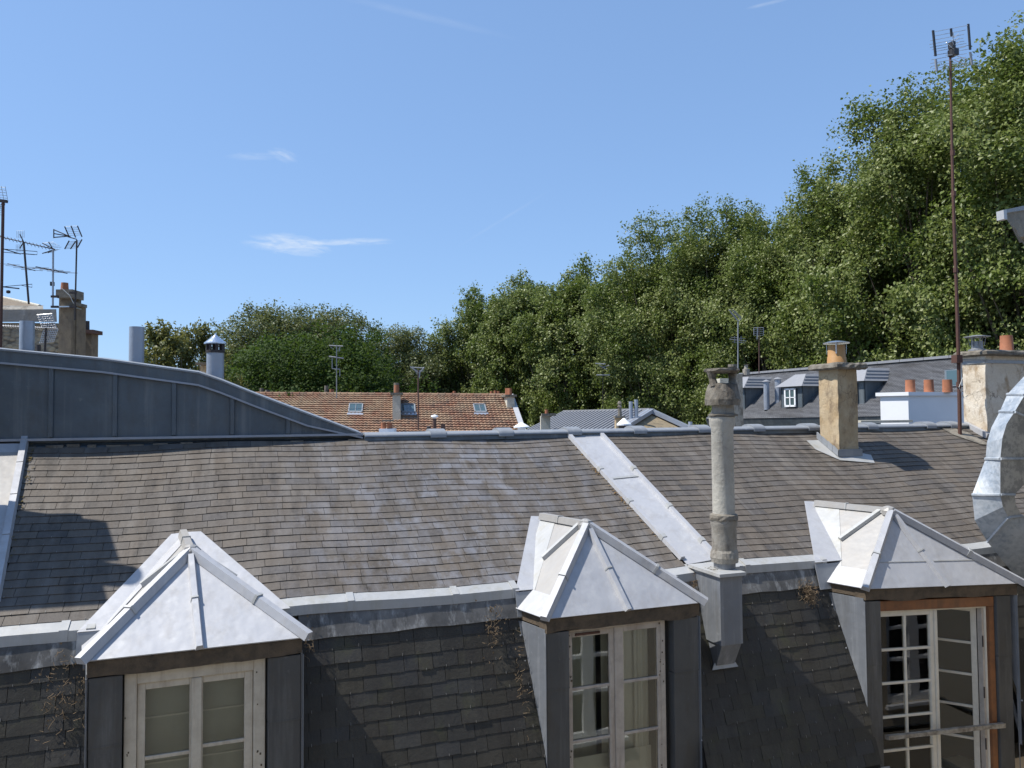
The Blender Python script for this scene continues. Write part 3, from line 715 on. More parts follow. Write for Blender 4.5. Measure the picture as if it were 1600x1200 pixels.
    # hips
    def roll(p, q, n, w, h, joints=(0.5,), mat='zinc'):
        js = [0]+list(joints)+[1]
        for i in range(len(js)-1):
            a, b = lerp(p, q, js[i]), lerp(p, q, js[i+1]-0.004)
            MB().bar(a, b, w, h+(0.004 if i % 2 else 0), n, top=w*0.66).build('hip_roll', M[mat], dm)
        for j in joints:
            MB().bar(lerp(p, q, j-0.008), lerp(p, q, j+0.010), w*1.12, h*1.18, n, top=w*0.8).build('roll_clip', M['zinc_band'], dm)
    nL = nf+np.array([-0.6, 0, 0.6]); nR = nf+np.array([0.6, 0, 0.6])
    Lo = L+(L-A)*0.015; Ro = R+(R-A)*0.015
    roll(Lo+nf*0.0, A, nL, 0.085, 0.062, (0.42,)); roll(Ro, A, nR, 0.085, 0.062, (0.42,))
    roll(Mid+(Mid-A)*0.01+nf*0.012, lerp(Mid, A, 0.95)+nf*0.012, nf, 0.062, 0.045, (0.5,))
    roll(A+V*0.02+up*0.0, Bk+up*0.0, up, 0.085, 0.06, (0.55,), 'zinc_cream')
    MB().lathe(A-up*0.02+V*0.02, [(0.07, 0.0), (0.075, 0.05), (0.055, 0.085), (0.02, 0.10)], 8, 0.12, idx).build('peak_cap', M['zinc_cream'], dm)
    # the timber under the eaves
    zb_ = -0.125
    m = MB(); n = 10; q = random.Random(idx)
    prev = q.uniform(-0.01, 0.01)
    for i in range(n):
        nx_ = q.uniform(-0.014, 0.014); u0, u1 = 0.025+(W-0.05)*i/n, 0.025+(W-0.05)*(i+1)/n
        m.hexa([T(u0, 0.02, zb_+prev), T(u1, 0.02, zb_+nx_), T(u1, 0.13, zb_+nx_), T(u0, 0.13, zb_+prev), T(u0, 0.012, -0.006), T(u1, 0.012, -0.006), T(u1, 0.13, -0.006), T(u0, 0.13, -0.006)])
        prev = nx_
    m.build('eave_beam', M['wood_dark'], dm)
    for sg, u in ((0, 0.03), (1, W-0.03)):
        m = MB(); u0 = u if sg == 0 else u-0.05
        bx(m, u0, u0+0.05, 0.13, EB+0.1, -0.09, -0.006); m.build('side_eave_board', M['wood_dark'], dm)
    # corner pillars clad in zinc
    ZBm = ZL-0.54-L[2]
    zj = -0.62 if idx != 2 else -0.78
    PW = [(0.035, 0.255), (W-0.27, W-0.03)]
    if idx == 1: PW = [(0.03, 0.245), (W-0.29, W-0.03)]
    if idx == 2: PW = [(0.035, 0.225), (W-0.30, W-0.10)]
    for (u0, u1) in PW:
        m = MB(); bx(m, u0, u1, 0.03, 0.16, zj+0.002, zb_-0.004); m.build('pillar_cladding', M['zinc_pillar'], dm, bevel=0.004)
        m = MB(); bx(m, u0+.001, u1-.001, 0.034, 0.16, ZBm, zj-0.002); m.build('pillar_cladding', M['zinc_pillar'], dm, bevel=0.004)
        m = MB(); bx(m, u0+.0, u1+.0, 0.028, 0.033, zj-0.006, zj+0.006); m.build('cladding_seam', M['zinc_pillar'], dm)
    # cheeks: triangles back to the mansard
    for sg, u in ((0, 0.020), (1, W-0.016)):
        zt = -0.10; zlow = ZBm
        def vb(z): return mansY(L[2]+z)-YF+0.03
        p = [T(u, 0.16, zt), T(u, max(0.165, vb(zt)), zt), T(u, max(0.165, vb(-1.0)), -1.0), T(u, 0.165, -(YM-0.12-YF)*MT-0.3), T(u, 0.16, zlow+0.1)]
        zq = -1.30
        p = [T(u, 0.04, zt), T(u, vb(zt), zt), T(u, 0.05, -(YM-0.10-YF)*MT-0.02), T(u, 0.04, ZBm)]
        MB().prism(p, Uh*(0.01 if sg == 0 else -0.01)).build('cheek', M['zinc_cheek'], dm)
        # front corner strip and rear upstand
        e0 = u-0.004 if sg == 0 else u+0.004
        m = MB(); bx(m, min(e0, u)-0.0, max(e0, u)+0.002, 0.022, 0.046, -1.75, zt-0.03); m.build('corner_strip', M['zinc_cheek'], dm)
        m = MB(); off = -0.018 if sg == 0 else 0.004
        a, b = T(u+off, vb(zt)-0.035, zt), T(u+off, max(vb(-1.6)-0.035, 0.03), -1.6)
        m.prism([a, a+V*0.03, b+V*0.03, b], Uh*0.014); m.build('cheek_upstand', M['zinc_cheek'], dm)
        # little clips along the upstand
        m = MB(); q = random.Random(idx*5+sg)
        for k in range(7):
            zz = zt-0.12-k*0.21
            m.lathe(T(u+off*1.3, vb(zz)-0.02, zz), [(0.009, -0.006), (0.009, 0.006)], 6)
        m.build('nail', M['zinc'], dm)
    # window
    wf = [M['paint'], M['paint_grey'], M['paint_white']][idx]
    u0, u1 = PW[0][1]+0.012, PW[1][0]-0.012
    if idx == 1: u1 = PW[1][0]-0.055
    ztop = zb_-0.012; zbot = ZBm+0.15
    vf = 0.075
    if idx == 0:
        for (a, b, z0, z1) in ((u0, u0+0.085, zbot, ztop), (u1-0.085, u1, zbot, ztop), (u0+0.085, u1-0.085, ztop-0.085, ztop)):
            m = MB(); bx(m, a, b, vf, vf+0.07, z0, z1); m.build('window_frame', wf, dm, bevel=0.005)
        iu0, iu1, iz = u0+0.088, u1-0.088, ztop-0.088; vs = vf+0.02
    elif idx == 1:
        for (a, b, z0, z1) in ((u0, u0+0.02, zbot, ztop), (u1-0.05, u1, zbot, ztop), (u0+0.02, u1-0.05, ztop-0.02, ztop)):
            m = MB(); bx(m, a, b, vf, vf+0.07, z0, z1); m.build('window_frame', wf, dm, bevel=0.005)
        m = MB(); bx(m, u1+0.002, PW[1][0]-0.002, 0.11, 0.15, zbot, ztop); m.build('reveal_board', M['dark'], dm)
        iu0, iu1, iz = u0+0.022, u1-0.052, ztop-0.022; vs = vf+0.012
    else:
        m = MB(); bx(m, u0, u1, 0.05, 0.14, ztop-0.105, ztop); m.build('oak_lintel', M['wood_orange'], dm, bevel=0.004)
        m = MB(); bx(m, u1-0.075, u1, 0.052, 0.14, zbot, ztop-0.107); m.build('oak_jamb', M['wood_orange'], dm, bevel=0.004)
        m = MB(); bx(m, u1+0.012, PW[1][0]+0.02, 0.162, 0.19, zbot, ztop); m.build('reveal_board', M['dark'], dm)
        zt2 = ztop-0.108
        for (a, b, z0, z1) in ((u0, u0+0.018, zbot, zt2), (u1-0.098, u1-0.078, zbot, zt2), (u0+0.018, u1-0.098, zt2-0.016, zt2)):
            m = MB(); bx(m, a, b, 0.075, 0.135, z0, z1); m.build('window_frame', wf, dm, bevel=0.003)
        iu0, iu1, iz = u0+0.02, u1-0.10, zt2-0.018; vs = 0.09
    zb2 = zbot+0.02
    um = (iu0+iu1)/2
    def sash(Tf, w, ncol, zt, rows, stl, rl, mt, sname):
        """Tf(u, v, z): local to world for a sash of width w"""
        def b2(a, b, v0, v1, z0, z1): 
            return [Tf(a, v0, z0), Tf(b, v0, z0), Tf(b, v1, z0), Tf(a, v1, z0), Tf(a, v0, z1), Tf(b, v0, z1), Tf(b, v1, z1), Tf(a, v1, z1)]
        zbm = zb2; sa, sb = stl
        MB().hexa(b2(0, sa, 0, 0.04, zbm, zt)).build('sash_stile', wf, dm, bevel=0.004)
        MB().hexa(b2(w-sb, w, 0, 0.04, zbm, zt)).build('sash_stile', wf, dm, bevel=0.004)
        MB().hexa(b2(sa, w-sb, 0.001, 0.039, zt-rl, zt)).build('sash_rail', wf, dm, bevel=0.003)
        MB().hexa(b2(sa, w-sb, 0.001, 0.039, zbm, zbm+rl)).build('sash_rail', wf, dm, bevel=0.003)
        zz = zt-rl; edges = [zz]
        for h in rows: edges.append(edges[-1]-h)
        for z in edges[1:]:
            if z > zbm+rl+0.03: MB().hexa(b2(sa, w-sb, 0.003, 0.034, z-0.013, z+0.013)).build('glazing_bar', wf, dm, bevel=0.002)
        cw = (w-sa-sb)/ncol
        for c in range(1, ncol):
            MB().hexa(b2(sa+cw*c-0.012, sa+cw*c+0.012, 0.006, 0.032, zbm+rl, zt-rl)).build('glazing_bar', wf, dm)
        edges = [e for e in edges if e > zbm+rl]+[zbm+rl]
        for e0, e1 in zip(edges[:-1], edges[1:]):
            for c in range(ncol):
                MB().hexa(b2(sa+cw*c+0.001, sa+cw*(c+1)-0.001, 0.018, 0.022, e1+0.001, e0-0.001)).build('pane', M['glass'], dm)
    if idx == 0:
        sash(lambda u, v, z: T(iu0+u, vs+v, z), um-iu0-0.001, 1, iz, [0.50, 0.50, 0.5], (0.055, 0.045), 0.05, wf, 'l')
        sash(lambda u, v, z: T(um+0.001+u, vs+v, z), iu1-um-0.001, 1, iz, [0.47, 0.5, 0.5], (0.045, 0.06), 0.05, wf, 'r')
        MB().hexa([T(um-0.035, vs-0.02, zb2), T(um+0.035, vs-0.02, zb2), T(um+0.035, vs-0.001, zb2), T(um-0.035, vs-0.001, zb2), T(um-0.035, vs-0.02, iz), T(um+0.035, vs-0.02, iz), T(um+0.035, vs-0.001, iz), T(um-0.035, vs-0.001, iz)]).build('meeting_bead', wf, dm, bevel=0.005)
    elif idx == 1:
        sash(lambda u, v, z: T(iu0+u, vs+v, z), um-iu0-0.012, 1, iz, [0.455, 0.46, 0.5], (0.035, 0.045), 0.05, wf, 'l')
        sash(lambda u, v, z: T(um-0.01+u, vs-0.012+v, z), iu1-um+0.01, 1, iz+0.008, [0.455, 0.46, 0.5], (0.085, 0.03), 0.05, wf, 'r')
        m = MB(); bx(m, iu0+0.06, iu0+0.30, vs-0.012, vs-0.002, iz-0.035, iz-0.015); m.build('vent_slot', M['rust'], dm)
    else:
        um = iu0+(iu1-iu0)*0.50
        rowsz = [0.345, 0.345, 0.345, 0.345]
        sash(lambda u, v, z: T(iu0+u, vs+v, z), um-iu0+0.02, 2, iz, rowsz, (0.035, 0.05), 0.045, wf, 'l')
        m = MB(); bx(m, um+0.022, um+0.062, vs-0.01, vs+0.035, zb2, iz); m.build('meeting_stile', wf, dm, bevel=0.004)
        ang = radians(58)   # casement swung into the room, hinged on the right
        hin = (iu1-0.03, vs+0.05)
        def To(u, v, z):
            # u measured from the hinge
            return T(hin[0]-u*cos(ang)+v*sin(ang), hin[1]+u*sin(ang)+v*cos(ang), z)
        sash(To, um-iu0+0.06, 2, iz-0.01, rowsz, (0.05, 0.045), 0.045, wf, 'open')
        m = MB(); bx(m, iu1-0.028, iu1, vs-0.005, vs+0.045, zb2, iz); m.build('hinge_stile', M['paint_grey'], dm, bevel=0.003)
        for k in range(3):
            m = MB(); bx(m, iu1-0.034, iu1-0.024, vs-0.014, vs-0.006, iz-0.42-k*0.55, iz-0.30-k*0.55); m.build('hinge', M['iron'], dm)
        # guard rail
        m = MB(); q = random.Random(3); n = 9; ra = u0+0.0; rb = u1+0.03
        for i in range(n):
            a, b = ra+(rb-ra)*i/n, ra+(rb-ra)*(i+1)/n
            zc = -1.40+0.012*q.uniform(-1, 1)*0.3
            bx(m, a, b, -0.01, 0.035, -1.535+q.uniform(-0.003, 0.003), -1.492+q.uniform(-0.003, 0.003))
        m.build('guard_rail', M['wood_rail'], dm)
    m = MB(); bx(m, u0, u1, 0.02, 0.17, zbot-0.03, zbot); m.build('sill', wf, dm)
    if idx < 2:
        q = random.Random(40+idx); m = MB()
        for k in range(26):      # old screw holes and flaked spots on the frame
            uu = q.choice([u0+0.03, u0+0.012, u1-0.03, u1-0.06])+q.uniform(-.008, .008); zz = q.uniform(-1.6, ztop-0.02); rr_ = q.uniform(0.003, 0.007)
            bx(m, uu-rr_, uu+rr_, vf-0.0012, vf+0.002, zz-rr_, zz+rr_*1.6)
        m.build('flaked_spot', M['wood_dark'], dm, kind='stuff')
    # the room behind
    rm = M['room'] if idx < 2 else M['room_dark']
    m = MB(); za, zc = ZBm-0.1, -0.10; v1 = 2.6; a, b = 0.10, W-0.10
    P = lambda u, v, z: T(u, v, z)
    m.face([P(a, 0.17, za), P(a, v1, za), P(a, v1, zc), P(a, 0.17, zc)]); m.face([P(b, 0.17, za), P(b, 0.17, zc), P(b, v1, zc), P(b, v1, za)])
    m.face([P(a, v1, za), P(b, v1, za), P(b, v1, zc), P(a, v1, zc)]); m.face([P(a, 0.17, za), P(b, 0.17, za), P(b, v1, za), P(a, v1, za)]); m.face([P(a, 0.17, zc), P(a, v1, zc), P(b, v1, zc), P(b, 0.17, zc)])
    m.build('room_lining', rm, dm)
    def curtain(ua, ub, v, z0, z1, mt, amp, freq, name='curtain'):
        m = MB(); n = 40
        for i in range(n):
            a, b = ua+(ub-ua)*i/n, ua+(ub-ua)*(i+1)/n
            fa, fb = (amp*sin(freq*a)+amp*.5*sin(freq*2.3*a+1), amp*sin(freq*b)+amp*.5*sin(freq*2.3*b+1))
            m.hexa([T(a, v+fa, z0), T(b, v+fb, z0), T(b, v+fb+0.004, z0), T(a, v+fa+0.004, z0), T(a, v+fa, z1), T(b, v+fb, z1), T(b, v+fb+0.004, z1), T(a, v+fa+0.004, z1)])
        m.build(name, mt, dm, smooth=True)
    if idx == 0:
        curtain(u0+0.05, u1-0.05, 0.22, zbot, -0.14, M['curtain'], 0.002, 20, 'blind')
        for zz in (-0.52, -0.86, -1.2):
            m = MB(); bx(m, u0+0.08, u1-0.08, 0.208, 0.214, zz-0.006, zz+0.006); m.build('blind_batten', M['curtain_pale'], dm)
    elif idx == 1:
        curtain(um-0.02, um+0.36, 0.26, zbot, -0.15, M['curtain_pale'], 0.004, 16); curtain(um+0.30, iu1, 0.23, zbot, -0.15, M['curtain_pale'], 0.014, 75)
        curtain(iu0-0.05, um-0.02, 0.34, zbot, -0.15, M['curtain'], 0.006, 24)
        m = MB(); bx(m, iu0, iu1, 0.215, 0.222, zbot, -1.32); m.build('net_curtain', M['curtain_pale'], dm)
    return dm
for i, (L, R, A) in enumerate(DORM): make_dormer(i, L, R, A)

# twigs and dead leaves caught beside the dormers
def twigs(anchor, n, seed, spread, name_parent=bld):
    q = random.Random(seed); m = MB()
    for i in range(n):
        p = np.array(anchor)+np.array([q.gauss(0, spread[0]), q.gauss(0, 0.01), q.gauss(0, spread[1])])
        p[1] = mansY(p[2])-0.035+q.uniform(-0.015, 0.01)
        if q.random() < 0.45:
            e = p+np.array([q.uniform(-.05, .05), q.uniform(-.02, .01), q.uniform(-.07, .03)]); k = (p+e)/2+np.array([q.uniform(-.02, .02), -0.01, 0])
            m.tube([p, k, e], 0.0018, 4)
        else:
            s = q.uniform(0.006, 0.014); a = q.uniform(0, 6)
            m.face([p, p+np.array([cos(a), -.4, sin(a)])*s, p+np.array([cos(a+.9), .2, sin(a+.9)])*s*1.6, p+np.array([cos(a+1.8), -.3, sin(a+1.8)])*s], q.random())
    m.build('plant_debris', M['twig'], name_parent, kind='stuff')
twigs(onY(100, 1085, 6.5), 120, 1, (0.09, 0.16)); twigs(onY(773, 985, 6.55), 90, 2, (0.05, 0.11)); twigs(onY(483, 1010, 6.5), 30, 4, (0.03, 0.06))
twigs(onY(1262, 925, 6.6), 260, 3, (0.045, 0.05)); twigs(onY(1090, 915, 6.62), 110, 6, (0.06, 0.05)); twigs(onY(810, 1050, 6.5), 50, 8, (0.02, 0.2))

# ------------------------------------------------------------------ chimneys on the roof
def rough_slab(c, hx, hy, z0, z1, seed, name, mat, parent, k=9, amp=0.018, label=None):
    q = random.Random(seed); m = MB(); ring = []
    n = k*4
    def pt(i, hxx, hyy):
        s, f = divmod(i, k); f /= k
        return [(-hxx+2*hxx*f, -hyy), (hxx, -hyy+2*hyy*f), (hxx-2*hxx*f, hyy), (-hxx, hyy-2*hyy*f)][s]
    lv = [(0.90, z0), (1.0, z0+(z1-z0)*0.25), (1.0, z0+(z1-z0)*0.7), (0.93, z1)]
    b = len(m.v)
    for (sc, z) in lv:
        for i in range(n):
            x, y = pt(i, hx*sc, hy*sc); m.v.append((float(c[0]+x+q.uniform(-amp, amp)), float(c[1]+y+q.uniform(-amp, amp)), float(z+q.uniform(-amp, amp)*0.6)))
    for l in range(3):
        for i in range(n):
            j = (i+1) % n; m.f.append((b+l*n+i, b+l*n+j, b+(l+1)*n+j, b+(l+1)*n+i)); m.r.append(0)
    m.f.append(tuple(b+i for i in range(n-1, -1, -1))); m.f.append(tuple(b+3*n+i for i in range(n))); m.r += [0, 0]
    return m.build(name, mat, parent)
def part_root(name, loc, parent, label=None):
    o = empty(name, loc); o.parent = parent; o.location = tuple(ORG[o.name]-ORG[parent.name])
    if label: o['label'] = label
    return o
# middle ochre chimney
cx, cy = 8.03, 8.61; ch = part_root('chimney', (cx, cy, roofz(cy)), bld, 'narrow ochre rendered chimney with capped yellow pot')
m = MB(); q = random.Random(5); NZ = 10
zs = [roofz(8.4)-0.1+(0.60-roofz(8.4)+0.1)*i/NZ for i in range(NZ+1)]
prev = None
for i, z in enumerate(zs):
    j = lambda: q.uniform(-0.004, 0.004)
    ring = [(7.86+j(), 8.43+j(), z), (8.20+j(), 8.43+j(), z), (8.20+j(), 8.79+j(), z), (7.86+j(), 8.79+j(), z)]
    if prev:
        for k in range(4): m.face([prev[k], prev[(k+1) % 4], ring[(k+1) % 4], ring[k]])
    prev = ring
m.face(prev); m.build('chimney_stack', M['ochre'], ch)
rough_slab((cx, cy), 0.265, 0.285, 0.575, 0.665, 2, 'crown', M['concrete'], ch, amp=0.012)
MB().lathe((cx-0.01, cy, 0.655), [(0.135, 0), (0.13, 0.01), (0.125, 0.10), (0.118, 0.11), (0.115, 0.27), (0.095, 0.27), (0.095, 0.02)], 24).build('chimney_pot', M['ochre_pot'], ch, smooth=True)
cw = MB()
for k in range(4):
    t = pi/4+k*pi/2; cw.bar((cx-0.01+0.122*cos(t), cy+0.122*sin(t), 0.80), (cx-0.01+0.13*cos(t), cy+0.13*sin(t), 0.955), 0.018, 0.005, (cos(t), sin(t), 0))
cw.build('cowl_bracket', M['chrome'], ch)
MB().lathe((cx-0.01, cy, 0.95), [(0.175, 0), (0.178, 0.012), (0.10, 0.032), (0.0, 0.045)], 24).build('rain_cap', M['chrome'], ch)
for (p, s) in ((((7.83, 8.40), (8.23, 8.40)), 0.10), (((7.83, 8.41), (7.83, 8.82)), 0.09), (((8.23, 8.41), (8.23, 8.82)), 0.09)):
    a = np.array([p[0][0], p[0][1], roofz(p[0][1])+0.01]); b = np.array([p[1][0], p[1][1], roofz(p[1][1])+0.01])
    m = MB(); n = 1 if a[1] == b[1] else 4
    for i in range(n):
        c_, e_ = lerp(a, b, i/n), lerp(a, b, (i+1)/n-0.01)
        m.hexa([c_+(-.012, 0, 0), e_+(-.012, 0, 0) if n > 1 else e_, e_+(0.012, 0.0, 0), c_+(0.012, 0.02, 0), c_+(-.012, 0, s), e_+(-.012, 0, s), e_+(0.012, 0, s), c_+(0.012, 0.02, s)])
    m.build('base_flashing', M['zinc_ridge'], ch)
p = [roofq(q_, 0.016) for q_ in ((7.62, 8.80, 0), (7.60, 8.60, 0), (7.80, 8.36, 0), (8.30, 8.26, 0), (8.40, 8.42, 0), (8.22, 8.5, 0), (7.9, 8.8, 0))]
MB().prism(p, nr*0.004).build('base_apron', M['zinc_band'], ch)

# right-hand cream chimney
cA = onroof(1545, 687); cB = onroof(1514, 668)
xl = cB[0]; yl, yh = cA[1], 8.80
rc = part_root('chimney', (xl+0.5, 8.95, roofz(8.9)), bld, 'broad stained cream chimney strapped with a steel band')
ztop = onY(1545, 556, yl)[2]
m = MB(); q = random.Random(9); prev = None
xr = xl+1.25
for i in range(13):
    z = roofz(yl)-0.2+(ztop-roofz(yl)+0.2)*i/12; j = lambda: q.uniform(-0.005, 0.005)
    ring = [(xl+j(), yl+j(), z), (xr+j(), yl+j(), z), (xr, yh+0.3, z), (xl+j(), yh+0.3, z)]
    if prev:
        for k in range(4): m.face([prev[k], prev[(k+1) % 4], ring[(k+1) % 4], ring[k]])
    prev = ring
m.face(prev); m.build('chimney_stack', M['cream_render'], rc)
rough_slab(((xl+xr)/2, (yl+yh+0.3)/2), (xr-xl)/2+0.09, (yh+0.3-yl)/2+0.10, ztop, ztop+0.09, 4, 'crown', M['concrete'], rc, amp=0.008)
m = MB(); zs_ = ztop-0.09
for a, b in (((xl-.012, yl-.012), (xr+.012, yl-.002)), ((xl-.012, yl-.002), (xl-.002, yh+.3))): m.box((a[0], a[1], zs_-0.025), (b[0], b[1], zs_+0.025))
m.build('steel_strap', M['alu_dull'], rc)
pz = ztop+0.085
c_ = onY(1573, 545, yl+0.2); MB().lathe((c_[0], c_[1], pz), [(0.115, 0), (0.10, 0.02), (0.088, 0.27), (0.075, 0.27), (0.08, 0.03)], 20).build('chimney_pot', M['terracotta'], rc, smooth=True)
c_ = onY(1527, 545, yl+0.22)
m = MB(); m.lathe((c_[0], c_[1], pz), [(0.13, 0), (0.13, 0.03), (0.085, 0.045), (0.085, 0.16), (0.07, 0.16)], 18)
for k in range(6):
    t = k*pi/3; m.bar((c_[0]+.095*cos(t), c_[1]+.095*sin(t), pz+0.08), (c_[0]+.12*cos(t), c_[1]+.12*sin(t), pz+0.235), 0.02, 0.004, (cos(t), sin(t), 0))
m.build('cowl', M['alu_dull'], rc)
MB().lathe((c_[0], c_[1], pz+0.23), [(0.19, 0), (0.19, 0.008), (0.05, 0.03), (0.0, 0.035)], 18).build('rain_cap', M['alu_dull'], rc)
a = roofq(cB, 0.01); b = roofq((xl, yl, 0), 0.01)
MB().bar(a+np.array([-0.05, 0.05, 0]), b+np.array([-0.05, -0.03, 0]), 0.07, 0.08, nr).build('base_flashing', M['zinc'], rc)
MB().bar(b+np.array([-0.05, -0.04, 0]), b+np.array([1.3, -0.04, 0]), 0.07, 0.07, nr).build('base_flashing', M['zinc'], rc)

# tall stack just outside the left edge, whose shadow lies on the slates
ls = part_root('chimney', (-3.1, 8.1, roofz(8.1)), bld, 'tall stack beyond the left verge that shades the slates')
MB().box((-3.5, 7.47, -1.5), (-2.75, 8.34, 1.28)).build('chimney_stack', M['brown_render'], ls)
MB().box((-3.55, 7.43, 1.28), (-2.70, 8.38, 1.38)).build('crown', M['concrete'], ls)
MB().box((-3.4, 7.92, 1.38), (-2.78, 8.36, 1.80)).build('chimney_pot_base', M['brown_render'], ls)
MB().lathe((-2.93, 7.80, 1.38), [(0.13, 0), (0.12, 0.70), (0.10, 0.70)], 16).build('chimney_pot', M['terracotta'], ls)

# ------------------------------------------------------------------ zinc clad gable wall at the ridge, left
YW = YR+0.02
top_px = [(-260, 520), (0, 548), (160, 563), (310, 584), (345, 596), (400, 618), (480, 648), (566, 680)]
tp = [onY(x, y, YW) for x, y in top_px]; zbase = onY(300, 684, YW)[2]
zw = empty('zinc_clad_wall', (tp[2][0], YW+0.5, zbase), 'long dark zinc-clad wall rising to the left above the slate ridge', 'wall')
def topz(x):
    for a, b in zip(tp[:-1], tp[1:]):
        if a[0] <= x <= b[0]: return a[2]+(b[2]-a[2])*(x-a[0])/(b[0]-a[0])
    return zbase
seams = [-120, -20, 80, 180, 272, 363, 450, 520]
sx = [onY(-260, 600, YW)[0]]+[onY(s, 640, YW)[0] for s in seams]+[tp[-1][0]-0.05]
for i in range(len(sx)-1):
    a, b = sx[i]+0.004, sx[i+1]-0.004
    xs = [a]+[t[0] for t in tp if a < t[0] < b]+[b]
    poly = [(a, YW, zbase+0.02), (b, YW, zbase+0.02)]+[(x, YW, max(topz(x)-0.05, zbase+0.03)) for x in reversed(xs)]
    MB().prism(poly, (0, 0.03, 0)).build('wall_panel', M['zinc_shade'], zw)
for s in seams[:-1]:
    x = onY(s, 640, YW)[0]; h = topz(x)-0.12
    if h-zbase > 0.05: MB().bar((x, YW-0.001, zbase+0.03), (x, YW-0.001, h), 0.055, 0.03, (0, -1, 0), top=0.04).build('seam_cover', M['zinc_shade'], zw)
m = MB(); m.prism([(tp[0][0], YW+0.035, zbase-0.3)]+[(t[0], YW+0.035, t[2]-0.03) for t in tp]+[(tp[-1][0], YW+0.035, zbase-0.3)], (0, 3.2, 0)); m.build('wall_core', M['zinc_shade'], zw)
brk = [0, 1, 2, 3, 4, 5, 6, 7]
for i in range(7):
    a, b = tp[i], tp[i+1]
    p = [a+(0, -0.035, -0.125), b+(0, -0.035, -0.125 if i < 6 else -0.03), b+(0, -0.035, 0), a+(0, -0.035, 0)]
    m = MB(); m.prism([np.array(v) for v in p], (0, 0.12, 0)); m.build('coping_face', M['zinc_shade'], zw)
    m = MB(); m.hexa([a+(0, -0.05, 0.0), b+(0, -0.05, 0.0), b+(0, 0.35, 0.0), a+(0, 0.35, 0.0), a+(0, -0.05, 0.018), b+(0, -0.05, 0.018), b+(0, 0.35, 0.05), a+(0, 0.35, 0.05)]); m.build('coping', M['zinc_ridge'], zw)
    m = MB(); p0 = a+(0, -0.04, -0.125); p1 = b+(0, -0.04, -0.125 if i < 6 else -0.03); m.bar(p0, p1, 0.02, 0.014, (0, -1, 0)); m.build('drip_edge', M['zinc_pipe'], zw)
m = MB(); m.box((tp[0][0], YW-0.06, zbase-0.005), (tp[-1][0], YW-0.003, zbase+0.02)); m.build('drip_edge', M['zinc_pipe'], zw)
# shadow gap and old mortar under the wall
m = MB(); q = random.Random(8); x = tp[0][0]
while x < tp[-1][0]:
    w = q.uniform(0.06, 0.22); h = q.uniform(0.01, 0.05); m.box((x, YW-0.05-q.uniform(0, .04), zbase-0.09), (x+w, YW+0.02, zbase-0.09+h)); x += w+q.uniform(0, 0.1)
m.build('mortar_bed', M['concrete'], zw, kind='stuff')
MB().prism([(tp[0][0], YW-0.10, zbase-0.13), (tp[0][0], YW-0.095, zbase-0.11), (tp[0][0], YW+0.03, zbase-0.03), (tp[0][0], YW+0.03, zbase-0.13)], (tp[-1][0]-tp[0][0], 0, 0)).build('bed_flashing', M['zinc_shade'], zw)

# pipes standing behind that wall
def vent(px0, px1, pytop, pybot, Y, label, mat='zinc_pipe', extra=None, name='vent_pipe'):
    a = onY((px0+px1)/2, pytop, Y); b = onY((px0+px1)/2, pybot+12, Y); r_ = np.linalg.norm(onY(px1, pytop, Y)-onY(px0, pytop, Y))/2*0.95
    t = empty(name, (a[0], a[1], b[2]), label, 'pipe')
    h = a[2]-b[2]
    MB().lathe((a[0], a[1], b[2]), [(r_, 0), (r_, h), (r_*0.95, h), (r_*0.95, h-0.2), (0.001, h-0.2)], 28).build('pipe_tube', M[mat], t, smooth=True)
    if False: MB().lathe((a[0], a[1], b[2]+h*0.45), [(r_*1.0, 0), (r_*1.03, 0.004), (r_*1.03, 0.012), (r_*1.0, 0.016)], 28).build('pipe_seam', M[mat], t)
    return t, a, r_
vent(30, 55, 502, 549, 9.6, 'plain open blue-grey vent pipe, leftmost, in front of the rubble wall')
vent(201, 226.5, 511, 569, 9.6, 'plain open blue-grey vent pipe standing alone against the sky')
t, a, r_ = vent(322, 351, 549, 588, 9.6, 'grey flue pipe topped by a slotted cowl with conical cap')
m = MB()
for k in range(8):
    w = 2*pi*k/8+0.2; m.bar((a[0]+r_*1.02*cos(w), a[1]+r_*1.02*sin(w), a[2]-0.01), (a[0]+r_*0.98*cos(w), a[1]+r_*0.98*sin(w), a[2]+0.10), 0.035, 0.006, (cos(w), sin(w), 0))
m.lathe((a[0], a[1], a[2]-0.02), [(r_*1.08, 0), (r_*1.08, 0.03)], 20)
m.build('cowl', M['iron'], t); MB().lathe((a[0], a[1], a[2]+0.085), [(r_*1.32, 0), (r_*1.32, 0.012), (r_*0.5, 0.075), (0.012, 0.11), (0.01, 0.125)], 24).build('rain_cap', M['chrome'], t)

# ------------------------------------------------------------------ concrete flue in front of the mansard
fx, fy = onY(1130, 760, 6.47)[0], 6.47
fl = empty('flue_pipe', (fx, 6.35, onY(1130, 1040, 6.3)[2]), 'tall pale fibre-cement flue with rough lumpy cowl, rising from a zinc box', 'chimney')
def zy(y, Y=6.47): return onY(1130, y, Y)[2]
rr = 0.5*(onY(1147, 700, fy)[0]-onY(1116, 700, fy)[0])*0.92
z = zy
MB().lathe((fx, fy, 0), [(rr*0.97, z(895)), (rr*1.0, z(868))], 24).build('zinc_sleeve', M['zinc_cheek'], fl, smooth=True)
MB().lathe((fx, fy, 0), [(rr*1.20, z(878)), (rr*1.28, z(870)), (rr*1.22, z(862)), (rr*1.14, z(858))], 24, 0.03, 2).build('collar', M['fibre_dirty'], fl)
MB().lathe((fx, fy, 0), [(rr*1.12, z(868)), (rr*1.12, z(824)), (rr*1.20, z(820)), (rr*1.22, z(807)), (rr*1.05, z(805))], 28, 0.004).build('lower_pipe', M['fibre_dirty'], fl, smooth=True)
